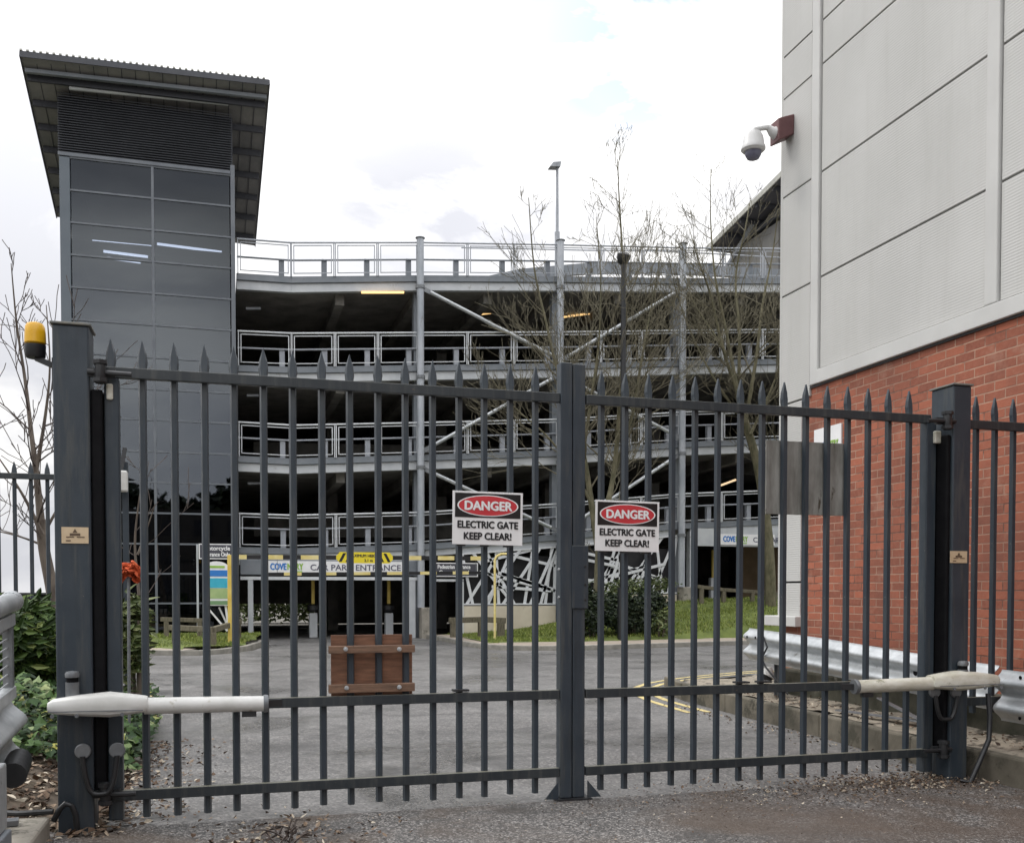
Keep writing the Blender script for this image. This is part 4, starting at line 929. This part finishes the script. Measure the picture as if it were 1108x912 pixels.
for k, z in enumerate((3.2,6.1,9.0,11.9)): MB().box(xL,xR,TY+.9,TB,z-.3,z).build('landing', CONCD, st)
m_ = MB()
for k in range(4):
    z = .1+2.95*k; m_.hexa([(xL+.2,TY+1.4,z),(xL+.5,TY+1.4,z),(xR-.2,TY+1.4,z+2.7),(xR-.5,TY+1.4,z+2.7),(xL+.2,TY+2.4,z),(xL+.5,TY+2.4,z),(xR-.2,TY+2.4,z+2.7),(xR-.5,TY+2.4,z+2.7)])
m_.build('stair_flight', CONCD, st, recalc=True)
for (u0,v0,u1,v1,y) in ((100,261,164,267,32.6),(170,264,240,273,32.6),(112,272,160,278,31.7),(116,279,152,284,31.7)):
    p = hy(u0,v0,y); q = hy(u1,v1,y); MB().beam(p, q, .06, .06).build('strip_lamp', LAMPW, st)
# louvre storey set back under the roof
ly = TY+.25; z0, z1 = top+.10, 16.02
MB().box(xL-.35,TX1-.05,ly+.12,TB,z0,z1-.25).build('upper_wall', LOUV, st)
m_ = MB(); k = 0; z = z0
while z < z1-.15:
    m_.hexa([(xL-.35,ly,z),(xR+.05,ly,z),(xR+.05,ly+.10,z+.05),(xL-.35,ly+.10,z+.05),(xL-.35,ly,z+.018),(xR+.05,ly,z+.018),(xR+.05,ly+.10,z+.068),(xL-.35,ly+.10,z+.068)]); z += .072
m_.build('louvre', LOUV, st)
MB().tube([hy(75,95,31.35), hy(247,112,31.35)], .07, 10).build('gutter_beam', STEELL, st, smooth=True)
# roof: mono pitch, high edge towards the camera
A = hy(22,59,30.6); Bp = hy(291,90,30.6); Dp = hx(62,235,A.x); Cb = hy(275.5,266,Dp.y)
def roof_slab(mb, A, B_, C_, D, t0, t1):
    z = Vector((0,0,1)); mb.hexa([A+z*t0,B_+z*t0,C_+z*t0,D+z*t0,A+z*t1,B_+z*t1,C_+z*t1,D+z*t1])
rf = MB(); roof_slab(rf, A, Bp, Cb, Dp, 0, .10); rf = rf.build('roof', SOFFIT, st)
m_ = MB()
for k in range(40):
    a = k/40; p = A.lerp(Bp, a)+Vector((.02,0,.101)); q = Dp.lerp(Cb, a)+Vector((.02,0,.101)); m_.beam(p+Vector((0,-.04,.02)), q+Vector((0,0,.02)), .07, .05)
m_.build('roof_rib', ROOFE, rf)
m_ = MB(); m_.beam(A+Vector((0,-.02,.0)), Bp+Vector((0,-.02,.0)), .03, .16); m_.build('fascia', DKGREY, rf)
m_ = MB(); m_.beam(A+Vector((.05,.38,-.25)), Bp+Vector((-.05,.38,-.25)), .12, .10); m_.build('edge_purlin', STEELG, rf)
VG = mat('verge_grey', (.07,.072,.085)); MB().beam(Bp+Vector((.015,0,.03)), Cb+Vector((.015,0,.03)), .03, .18).build('verge', VG, rf); MB().beam(A+Vector((-.015,0,.03)), Dp+Vector((-.015,0,.03)), .03, .18).build('verge', VG, rf)
SBD = mat('soffit_beam_dark', (.03,.032,.04))
for k in range(7):
    a = (k+.75)/7.3; p = A.lerp(Dp, a); q = Bp.lerp(Cb, a); MB().beam(p+Vector((.06,0,-.09)), q+Vector((-.06,0,-.09)), .09, .17).build('soffit_beam', SBD, rf)
m_ = MB()
for k in range(1, 18):
    a = k/18; p = A.lerp(Bp, a); q = Dp.lerp(Cb, a); m_.beam(p+Vector((0,.05,-.008)), q+Vector((0,-.05,-.008)), .02, .014)
m_.build('sheet_seam', DKGREY, rf)

# second stair tower, its roof showing beyond the top deck on the right
st2 = thing('stair_tower', 'far stair tower with a steep roof beyond the top deck, beside the warehouse', 'building', (30,44,0))
a = hit(765,271,0,24.0); b_ = hit(850,186,0,24.0); sl = (b_.z-a.z)/(b_.y-a.y)
A2 = Vector((24.0, a.y, a.z)); n2 = 9.0; B2 = Vector((24.0, a.y-n2, a.z-sl*n2)); C2 = B2+Vector((9,0,0)); D2 = A2+Vector((9,0,0))
m_ = MB(); roof_slab(m_, B2, C2, D2, A2, 0, .14); r2_ = m_.build('roof', mat('far_soffit', (.06,.06,.07), (.09,.09,.10), 1), st2)
m_ = MB(); m_.beam(A2+Vector((-.03,0,.06)), B2+Vector((-.03,0,.06)), .06, .24); m_.build('verge', ROOFE, r2_)
for k in range(6): p = A2.lerp(B2,(k+.3)/6.2); MB().beam(p+Vector((.05,0,-.12)), p+Vector((8.9,0,-.12)), .12, .22).build('soffit_beam', SBD, r2_)
MB().box(25.0,32.5,a.y-5.2,a.y-.6,0,a.z-.25).build('wall', mat('far_block_wall', (.10,.10,.095), (.14,.135,.125), 2), st2)
MB().hexa([(25.01,a.y-5.0,a.z),(32.4,a.y-5.0,a.z),(32.4,a.y-.7,a.z-.2),(25.01,a.y-.7,a.z-.2),(25.01,a.y-5.0,a.z-sl*5-.3),(32.4,a.y-5.0,a.z-sl*5-.3),(32.4,a.y-.7,a.z-sl*.7-.3),(25.01,a.y-.7,a.z-sl*.7-.3)]).build('gable_wall', DKGREY, st2)
MB().beam((24.9,a.y-.2,a.z-1.0),(24.9,a.y-6.5,a.z+2.1),.12,.18).build('brace', RAILG, st2)

# ------------------------------------------------------------------ bare trees
def wander(p, d, L, n, jit, lift, r):
    pts = [Vector(p)]; d = Vector(d).normalized()
    for i in range(n):
        d = (d + Vector((r.uniform(-jit,jit), r.uniform(-jit,jit), r.uniform(-jit,jit)+lift))).normalized(); pts.append(pts[-1]+d*(L/n))
    return pts
def branch(mb, p, d, L, rad, depth, r, lift=.05, k=1.0):
    n = 5 if depth > 1 else 4; pts = wander(p, d, L, n, .17, lift, r)
    rmin = .0062; rr = [max(rad*(1-.8*i/n), rmin) for i in range(n+1)]
    mb.tube(pts, rr, 5 if rad > .03 else (4 if rad > .012 else 3), False)
    if depth <= 0: return
    m = int(round((2.3 if depth > 1 else 1.9)*k*max(1, L/.8)**.7))
    for j in range(m):
        a = r.uniform(.22, .97); i = min(int(a*n), n-1); q = pts[i].lerp(pts[i+1], a*n-i); dd = (pts[i+1]-pts[i]).normalized()
        side = dd.cross(Vector((r.uniform(-1,1), r.uniform(-1,1), r.uniform(-1,1)))).normalized()
        nd = dd*r.uniform(.85,1.2)+side*r.uniform(.4,.8)+Vector((0,0,.15))
        branch(mb, q, nd, L*r.uniform(.42,.78), max(rad*(1-.8*a)*.7, rmin), depth-1, r, lift, k)
def bare_tree(label, stems, depth, seed, bark, twig, dens=1.0, blen=1.0, spread=.9, lift=.06):
    r = random.Random(seed); base = stems[0][0][0]
    t_ = thing('bare_tree', label, 'tree', (base[0],base[1],base[2]))
    tr = MB(); cr = MB()
    for pts, r0, r1, start in stems:
        # smooth the stem
        P = [Vector(p) for p in pts]; Q = []
        for i in range(len(P)-1):
            p0 = P[max(i-1,0)]; p1 = P[i]; p2 = P[i+1]; p3 = P[min(i+2,len(P)-1)]
            for s in range(4):
                t = s/4; Q.append(.5*((2*p1)+(p2-p0)*t+(2*p0-5*p1+4*p2-p3)*t*t+(3*p1-p0-3*p2+p3)*t**3))
        Q.append(P[-1]); n = len(Q); rr = [r0+(r1-r0)*(i/(n-1))**.8 for i in range(n)]
        tr.tube(Q, rr, 9 if r0 > .06 else 6, True)
        L = sum((Q[i+1]-Q[i]).length for i in range(n-1)); nb = int(L*2.1*dens)
        for k in range(nb):
            a = start+(1-start)*(k+r.random())/nb; i = min(int(a*(n-1)), n-2); q = Q[i].lerp(Q[i+1], a*(n-1)-i); dd = (Q[i+1]-Q[i]).normalized()
            ang = r.uniform(0, 2*PI); side = Vector((math.cos(ang), math.sin(ang), 0)); nd = dd*r.uniform(.5,.9)+side*spread*r.uniform(.6,1.1)
            bl = blen*(2.3*(1-a)+.55)*r.uniform(.6,1.15); branch(cr, q, nd, bl, max(min(rr[i]*.55, .006+bl*.0095), .008), depth, r, lift)
    tr.build('trunk', bark, t_, smooth=True); cr.build('branches', twig, t_)
def pxs(lst, y, r, jy=.25):
    out = []; yy = y
    for k, (u, v) in enumerate(lst):
        yy = y + (r.uniform(-jy,jy)*min(1, k/2.)); out.append(hy(u, v, yy))
    return out
r = random.Random(11); ya = 27.6
SA = [(pxs([(645,697),(647,650),(649,600)], ya, r, .05), .17, .14, .9),
      (pxs([(649,606),(640,545),(631,490),(617,440),(603,400),(590,345),(578,290),(572,214)], ya, r), .11, .012, .15),
      (pxs([(649,606),(657,550),(665,505),(671,430),(676,350),(674,285),(670,215),(668,172)], ya, r), .11, .010, .12),
      (pxs([(665,510),(684,450),(694,390),(705,330),(716,270)], ya+.3, r), .07, .010, .1),
      (pxs([(640,545),(618,505),(590,470),(556,440),(528,405)], ya-.4, r), .05, .010, .1),
      (pxs([(631,490),(640,430),(648,370),(650,300),(645,235)], ya+.5, r), .06, .010, .1)]
bare_tree('bare tree with forked olive trunk behind the right danger sign', SA, 3, 5, BARK, TWIG, 1.0, 1.2)
yb = 30.0
SB = [(pxs([(834,664),(833,610),(829,560),(819,500),(806,455),(799,425)], yb, r, .08), .20, .12, .8),
      (pxs([(799,428),(783,380),(769,320),(757,285),(745,245)], yb, r, .5), .07, .010, .05),
      (pxs([(799,428),(786,360),(774,300),(769,240),(769,183)], yb-.3, r, .3), .07, .008, .1),
      (pxs([(799,428),(800,360),(796,300),(806,250),(812,215)], yb+.4, r, .4), .07, .010, .05),
      (pxs([(806,458),(818,390),(825,330),(836,275),(842,225)], yb, r, .4), .08, .010, .05),
      (pxs([(806,458),(776,415),(752,370),(733,320),(722,270)], yb+.2, r, .5), .055, .010, .05),
      (pxs([(829,560),(845,500),(847,440),(842,370),(858,310)], yb+.5, r, .4), .10, .012, .1),
      (pxs([(812,470),(835,420),(852,370),(870,320)], yb-.2, r, .4), .06, .010, .05),
      (pxs([(802,440),(790,400),(778,370),(752,330),(740,300)], yb-.5, r, .4), .05, .010, .05)]
bare_tree('bushy bare tree with many upright stems beside the warehouse corner', SB, 3, 9, BARK, TWIG, .62, 1.15)
yl_ = 16.5
SL = [(pxs([(62,672),(56,635),(48,595),(44,562)], yl_, r, .05), .105, .075, .7),
      (pxs([(44,562),(39,510),(34,470),(27,410),(18,350),(12,285)], yl_, r, .2), .06, .006, .05),
      (pxs([(46,578),(30,545),(12,515),(-12,480)], yl_-.3, r, .2), .035, .006, .05),
      (pxs([(39,510),(49,450),(54,395),(50,330)], yl_+.2, r, .2), .035, .006, .05),
      (pxs([(47,590),(20,580),(-15,572)], yl_+.3, r, .2), .025, .006, .1),
      (pxs([(46,580),(68,540),(92,500)], yl_+.3, r, .2), .03, .006, .1)]
bare_tree('slender bare birch at the far left, behind the palisade fence', SL, 2, 21, BARKD, TWIGD, 1.25, .62)
SP = [(pxs([(152,700),(150,640),(146,590),(150,545),(158,500)], 17.5, r, .1), .035, .006, .15), (pxs([(149,600),(158,575),(168,545)], 17.4, r, .1), .02, .006, .1)]
bare_tree('thin bare sapling just right of the left gate post, before the stair tower', SP, 1, 4, BARKD, TWIGD, 1.0, .5)

# ------------------------------------------------------------------ bushes, ivy, grass, litter
def leaf(mb, p, L, W, nrm, az, fold=.25):
    nrm = Vector(nrm).normalized(); a = Vector((math.cos(az), math.sin(az), 0)); t = (a-nrm*a.dot(nrm))
    if t.length < 1e-3: t = Vector((1,0,0))
    t.normalize(); s = nrm.cross(t); p = Vector(p); z = nrm*fold*W
    mb.add([p, p+t*L*.35+s*W*.5+z, p+t*L, p+t*L*.35-s*W*.5+z, p+t*L*.72+s*W*.32+z*.7, p+t*L*.72-s*W*.32+z*.7], [(0,1,4,2),(0,2,5,3)])
def ivyleaf(mb, p, s_, nrm, az):
    nrm = Vector(nrm).normalized(); a = Vector((math.cos(az), math.sin(az), 0)); t = (a-nrm*a.dot(nrm)); t = t.normalized() if t.length > 1e-3 else Vector((1,0,0)); sd = nrm.cross(t); p = Vector(p)
    pr = [(0,0),(-.12,.42),(.25,.55),(.42,.30),(1,0),(.42,-.30),(.25,-.55),(-.12,-.42)]
    mb.add([p+t*x*s_+sd*y*s_+nrm*(-.25*abs(y))*s_ for x, y in pr], [(0,1,2,3),(0,3,4,5),(0,5,6,7)])
def shrub(name, label, c, rad, n, L, W, lm, seed, lob=5, up=.4, stem=True):
    r = random.Random(seed); t_ = thing(name, label, 'bush', (c[0],c[1],c[2]-rad[2])); mb = MB()
    lobes = [(Vector((0,0,0)), 1.0)] + [(Vector((r.uniform(-.6,.6), r.uniform(-.5,.5), r.uniform(-.4,.75))), r.uniform(.35,.6)) for _ in range(lob)]
    for k in range(n):
        o, s = r.choice(lobes); d = Vector((r.gauss(0,1), r.gauss(0,1), r.gauss(0,1))).normalized(); q = d*(r.random()**.33)*s*(.8+.35*mnoise.noise(d*2.2+o*3))
        p = Vector((c[0]+(o.x+q.x)*rad[0], c[1]+(o.y+q.y)*rad[1], c[2]+(o.z*.8+q.z)*rad[2]))
        if p.z < c[2]-rad[2]: p.z = c[2]-rad[2]+r.uniform(.02,.3)
        leaf(mb, p, L*r.uniform(.6,1.25), W*r.uniform(.7,1.2), d+Vector((r.gauss(0,.6), r.gauss(0,.6), r.gauss(0,.6)+up)), r.uniform(0,2*PI))
    mb.build('foliage', lm, t_)
    m_ = MB()
    for k in range(6): 
        a = r.uniform(0,2*PI); m_.tube([(c[0]+.1*math.cos(a),c[1]+.1*math.sin(a),c[2]-rad[2]-.05),(c[0]+rad[0]*.5*math.cos(a),c[1]+rad[1]*.5*math.sin(a),c[2]+rad[2]*.4)], [.03,.01], 5)
    m_.build('stem', BARKD, t_)
q = hz(653,693,.12); shrub('evergreen_bush', 'dark evergreen bush left of the black lamp column, tallest of the bushes', (q.x-.1,27.1,.95), (.80,.62,.85), 7500, .16, .07, LEAFB, 31)
q = hz(708,694,.12); shrub('evergreen_bush', 'dark rounded evergreen bush right of the black lamp column', (q.x+.15,27.15,.80), (1.15,.65,.72), 9500, .16, .07, LEAFB, 32)
q = hz(742,694,.12); shrub('evergreen_bush', 'small pale green bush at the right end of the dark bushes', (q.x+.0,26.9,.55), (.5,.5,.45), 1800, .12, .06, LEAFY, 33)
a = hy(690,640,28.5); shrub('evergreen_bush', 'pale yellow-green shrub above the dark bushes, against the lattice screen', (a.x,28.6,1.45), (1.7,.5,.55), 1800, .10, .05, LEAFY, 34)
shrub('laurel_shrub', 'glossy green shrub at the left edge, beside the left gate post', (-1.95,11.0,.92), (.52,.75,.60), 6500, .15, .05, LEAFS, 41, up=.1)
shrub('laurel_shrub', 'narrow yellow-green shrub just right of the left gate post', (-.80,9.7,1.02), (.20,.30,.55), 1300, .13, .045, LEAFY, 42, up=.1)
ob = hz(36,660,.2); 
bn = thing('litter_bin', 'small black litter bin beyond the glossy shrub at far left', 'bin', (-5.2,23,.0))
a = hy(36,662,22.); MB().lathe([(.28,0),(.30,.05),(.30,.75),(.33,.78),(.33,.86),(.24,.9)], (a.x,22,a.z-.55), 18).build('body', BLK, bn, smooth=True); MB().lathe([(.34,0),(.34,.04)], (a.x,22,a.z-.55+.9), 18).build('lid', BLK, bn)
MB().tube([(a.x-.0,22.0,-.05),(a.x,22.0,a.z-.55)], .06, 10).build('post', RAILG, bn)
a = hy(41,661,12.6); m_ = MB(); r = random.Random(3)
for k in range(60): d = Vector((r.gauss(0,1), r.gauss(0,1), r.gauss(0,1))).normalized(); leaf(m_, a+d*.05, .07, .05, d, r.uniform(0,6))
tag(m_.build('red_flower', leafmat('red_petals', [(0,(.25,.01,.01)),(1,(.5,.05,.03))])), 'small red flower head above the glossy shrub at far left', 'flower')
# ivy and leaf litter
r = random.Random(77); iv = MB()
for k in range(5200):
    y = r.uniform(8.3, 12.0); x = r.uniform(-2.5, -.66)
    d = mnoise.noise(Vector((x*1.3, y*1.3, 2)))
    if y < 8.6 and r.random() > (y-7.8)*1.0+d*.6: continue
    mound = .14+.28*ss(8.0,9.4,y)*(.55+.9*abs(mnoise.noise(Vector((x*1.8,y*1.8,5)))))
    h = bed(x, y)+mound*r.random()**.5*(.45+.55*ss(-.58,-.8,x)); x2 = x
    ivyleaf(iv, (x2, y, h), r.uniform(.05,.10), (r.gauss(.1,.45), r.gauss(-.45,.45), 1), r.uniform(0,2*PI))
stuff('ivy', iv, IVY, 'green and cream ivy covering the bed beside the left gate post', 'ivy')
lt = MB()
def litter(n, fx, size=(.025,.07), lift=.0):
    for _ in range(n):
        q = fx()
        if q is None: continue
        x, y, z = q; leaf(lt, (x, y, z+r.uniform(.003,.02)), r.uniform(*size), r.uniform(size[0],size[1])*.6, (r.gauss(0,.4), r.gauss(0,.4), 1), r.uniform(0,2*PI), r.uniform(-.3,.5))
def f1():
    x = r.uniform(-2.4,-.62); y = r.uniform(6.5,9.2); return (x, y, bed(x,y)+.01)
def f2():
    x = r.gauss(5.2,.7); y = r.gauss(6.75,.22)-.15*abs(r.gauss(0,1)); return (x, y, .008) if x < 5.78 else None
def f3():
    x = r.gauss(.35,.30); y = r.gauss(6.2,.30); return (x, y, .008)
def f4():
    x = r.uniform(-1,5.7); y = r.uniform(4.8,6.9); return (x, y, .008)
def f5():
    x = 5.85-abs(r.gauss(0,.18)); y = r.uniform(7,12); return (x, y, .002)
def f6():
    x = r.uniform(6.05,6.6); y = r.uniform(4.5,12); return (x, y, ln(x,y)+.01)
def f7():
    x = -.80+abs(r.gauss(0,.30)); y = r.uniform(6.75,10.5); return (x, y, .006)
def f8():
    x = r.gauss(4.2,.9); y = r.gauss(6.45,.35); return (x, y, .008) if x < 5.75 else None
litter(2600, f1, (.03,.09)); litter(1500, f2, (.012,.045)); litter(260, f3, (.02,.06)); litter(700, f4, (.006,.02)); litter(260, f5, (.02,.05)); litter(420, f6, (.02,.06)); litter(750, f7, (.02,.06)); litter(900, f8, (.008,.026))
stuff('leaf_litter', lt, LITTER, 'brown dead leaves scattered along the gate and the beds', 'leaf litter')
# a dead twig clump before the left leaf
tw = MB(); rr_ = random.Random(6)
for k in range(9):
    p = Vector((.30+rr_.uniform(-.12,.12), 6.15+rr_.uniform(-.2,.1), .015)); branch(tw, p, (rr_.uniform(-.7,.7), rr_.uniform(-.5,.5), rr_.uniform(.05,.6)), rr_.uniform(.07,.17), .005, 1, rr_, -.03)
tag(tw.build('dead_twigs', TWIGD), 'clump of dead brown twigs on the driveway before the left gate leaf', 'twigs')
# grass blades
gb = MB(); r = random.Random(5)
def blade(x, y, z, h):
    a = r.uniform(0,2*PI); w = r.uniform(.012,.022); dx, dy = math.cos(a)*w, math.sin(a)*w; lx, ly = r.gauss(0,.3)*h, r.gauss(0,.3)*h
    gb.add([(x-dx,y-dy,z),(x+dx,y+dy,z),(x+lx,y+ly,z+h)], [(0,1,2)])
n = 0
while n < 26000:
    x = r.uniform(7.0, 22); y = r.uniform(25.9, 31.7)
    if not (y > 26.3+.16*max(0, x-9.5) or x < 7.2): continue
    cl = .5+.9*mnoise.noise(Vector((x*1.1,y*1.1,0)))
    if r.random() > .35+cl: continue
    blade(x, y, bank(x,y)-.02, r.uniform(.035,.085)*(1+.6*max(0,cl))); n += 1
n = 0
while n < 9000:
    x = r.uniform(-4.5, 1.1); y = r.uniform(25.4, 31.1)
    if (x > -.9 and y < 25.9+max(0, x)*2.2+max(0,x)**3*1.2) or y < 26.2 and x < -.9: continue
    blade(x, y, .115+.12*ss(26,30,y), r.uniform(.04,.09)); n += 1
stuff('grass', gb, BLADE, 'short rough grass on the bank and the island by the car park', 'grass')
# hedge seen through the car park and far hedge on the left
def hedge(label, x0, x1, y0, y1, h, n, seed):
    r = random.Random(seed); mb = MB()
    for k in range(n):
        x = r.uniform(x0,x1); y = r.uniform(y0,y1); z = r.random()**.7*h*(.8+.3*mnoise.noise(Vector((x*.8,y,3)))); leaf(mb, (x,y,z), .3, .14, (r.gauss(0,1), r.gauss(0,1), r.gauss(0,1)+.4), r.uniform(0,6))
    tag(mb.build('hedge', HEDGE), label, 'hedge')
hedge('pale green hedge seen through the back of the dark vehicle entrance', .5, 6, 50, 51.5, 2.2, 2500, 3)
hedge('low brownish hedge at the horizon on the far left', -34, -9, 50, 53, 1.6, 3500, 4)
wl = MB().box(-30,-7,44,44.3,0,1.25); tag(wl.build('boundary_wall', mat('far_wall', (.13,.11,.10), (.18,.15,.13), 1)), 'low brown boundary wall far left beyond the birch', 'wall')

# office block behind the camera, seen mirrored in the tower glazing
ob = thing('office_block', 'dark office block across the street, mirrored in the stair tower glazing', 'building', (-20,-40,0))
MB().box(-45,14,-52,-40,0,9.5).build('wall', mat('office_wall', (.06,.055,.05), (.09,.08,.075), .5), ob)
WIN = MB().box(0,1.7,0,.05,0,1.5).mesh('window', mat('office_glass', (.05,.05,.06), None, 5, .1))
for z in (1.2,4.2,7.0):
    for k in range(18): place(WIN, 'window', ob, (-43.5+k*3.15,-39.99,z))
m_ = MB(); r = random.Random(8)
for k in range(9000):
    x = r.uniform(-70,40); hh_ = 13+2.5*mnoise.noise(Vector((x*.12,0,0)))+1.2*mnoise.noise(Vector((x*.6,1,0))); z = r.random()**.5*hh_; leaf(m_, (x,-60+r.uniform(-3,3),z), 1.6, 1.0, (r.gauss(0,1), r.gauss(0,1)+.6, r.gauss(0,1)), r.uniform(0,6))
tag(m_.build('far_trees', LEAFB), 'dark line of trees across the street, mirrored in the stair tower glazing', 'trees', None, 'stuff')

# ------------------------------------------------------------------ light
SE, SA_ = math.radians(48), math.radians(-62)     # elevation; azimuth measured from +y towards +x
w = bpy.data.worlds.new('World'); bpy.context.scene.world = w; w.use_nodes = True; t = w.node_tree; t.nodes.clear()
out = t.nodes.new('ShaderNodeOutputWorld'); bg = t.nodes.new('ShaderNodeBackground'); bg.inputs[1].default_value = .1
sky = t.nodes.new('ShaderNodeTexSky'); sky.sky_type = 'NISHITA'; sky.sun_disc = False; sky.sun_elevation = SE; sky.sun_rotation = SA_; sky.air_density = 1.0; sky.dust_density = 1.5
tc = t.nodes.new('ShaderNodeTexCoord'); sp = t.nodes.new('ShaderNodeSeparateXYZ'); t.links.new(tc.outputs['Generated'], sp.inputs[0])
mp = t.nodes.new('ShaderNodeMapping'); mp.inputs['Scale'].default_value = (1,1,2.6); mp.inputs['Location'].default_value = (.35,.1,.2); t.links.new(tc.outputs['Generated'], mp.inputs[0])
n1 = noise(t, mp.outputs[0], 2.6, 8, .58, .4); n2 = noise(t, mp.outputs[0], 5.5, 7, .6, .2)
zc_ = N(t, 'ShaderNodeMath', operation='MAXIMUM'); t.links.new(sp.outputs[2], zc_.inputs[0]); zc_.inputs[1].default_value = 0
# overcast luminance: about three times brighter overhead than at the horizon
lq = N(t, 'ShaderNodeMath', operation='MULTIPLY_ADD'); t.links.new(zc_.outputs[0], lq.inputs[0]); lq.inputs[1].default_value = 22.0; lq.inputs[2].default_value = 1.0
lum0 = N(t, 'ShaderNodeMath', operation='MULTIPLY_ADD'); t.links.new(zc_.outputs[0], lum0.inputs[0]); t.links.new(lq.outputs[0], lum0.inputs[1]); lum0.inputs[2].default_value = 7.3
# a bright break in the cloud low in the sky behind the photographer
db = N(t, 'ShaderNodeVectorMath', operation='DOT_PRODUCT'); t.links.new(tc.outputs['Generated'], db.inputs[0]); db.inputs[1].default_value = Vector((-.1,-.97,.13)).normalized()
lb = N(t, 'ShaderNodeMath', operation='MULTIPLY_ADD'); t.links.new(ramp(t, db.outputs['Value'], [(.972, 0.), (.996, 1.)]), lb.inputs[0]); lb.inputs[1].default_value = 15.0; t.links.new(lum0.outputs[0], lb.inputs[2])
lum = lb
sh = ramp(t, n1, [(.42, (.80,.81,.86)), (.52, (1.0,1.0,1.02)), (.61, (1.28,1.27,1.25))])
vm = N(t, 'ShaderNodeVectorMath', operation='SCALE'); t.links.new(sh, vm.inputs[0]); t.links.new(lum.outputs[0], vm.inputs['Scale'])
gap = ramp(t, n2, [(.43, 0.), (.54, .7)])
# gaps of blue only in the upper part of the sky, towards the warehouse
# a soft grey bank over the car park
dk = N(t, 'ShaderNodeVectorMath', operation='DOT_PRODUCT'); t.links.new(tc.outputs['Generated'], dk.inputs[0]); dk.inputs[1].default_value = (RT*((470-CX)/F) + FW - UP*((275-PV)/F)).normalized()
n3 = noise(t, mp.outputs[0], 4.2, 8, .6, .3)
mk = N(t, 'ShaderNodeMath', operation='MULTIPLY'); t.links.new(ramp(t, dk.outputs['Value'], [(.981, 0.), (.9985, 1.)]), mk.inputs[0]); t.links.new(ramp(t, n3, [(.40, 0.), (.58, 1.)]), mk.inputs[1])
vm2 = mixc(t, mk.outputs[0], vm.outputs[0], (7.3,7.4,8.0))
dv = N(t, 'ShaderNodeVectorMath', operation='DOT_PRODUCT'); t.links.new(tc.outputs['Generated'], dv.inputs[0])
gd = (RT*((690-CX)/F) + FW - UP*((5-PV)/F)).normalized(); dv.inputs[1].default_value = gd
gf = ramp(t, dv.outputs['Value'], [(.9915, 0.), (.997, 1.)])
mul = N(t, 'ShaderNodeMath', operation='MULTIPLY'); t.links.new(gap, mul.inputs[0]); t.links.new(gf, mul.inputs[1])
skv = N(t, 'ShaderNodeVectorMath', operation='SCALE'); t.links.new(sky.outputs[0], skv.inputs[0]); skv.inputs['Scale'].default_value = 2.2
t.links.new(mixc(t, mul.outputs[0], vm2, skv.outputs[0]), bg.inputs[0]); t.links.new(bg.outputs[0], out.inputs[0])
su = bpy.data.lights.new('sun', 'SUN'); su.energy = .9; su.angle = math.radians(18); su.color = (1,.96,.90)
so = bpy.data.objects.new('sun', su); C.objects.link(so)
sd = Vector((math.sin(SA_)*math.cos(SE), math.cos(SA_)*math.cos(SE), math.sin(SE))); so.rotation_euler = (-sd).to_track_quat('-Z', 'Y').to_euler()

# ------------------------------------------------------------------ camera, output
cd = bpy.data.cameras.new('camera'); co = bpy.data.objects.new('camera', cd); C.objects.link(co)
co.location = (0,0,H); m3 = Matrix((RT, UP, -FW)).transposed(); co.rotation_euler = m3.to_euler()
cd.sensor_width = 36; cd.sensor_fit = 'HORIZONTAL'; cd.lens = 36*F/1108; cd.shift_y = (PV-456)/1108; cd.clip_end = 3000; cd.clip_start = .05
s = bpy.context.scene; s.camera = co
s.render.resolution_x = 1024; s.render.resolution_y = 842
s.view_settings.view_transform = 'Standard'; s.view_settings.look = 'None'; s.view_settings.exposure = 0.22; s.view_settings.gamma = 1
s.cycles.max_bounces = 6; s.cycles.diffuse_bounces = 3; s.cycles.transparent_max_bounces = 12; s.cycles.use_denoising = True
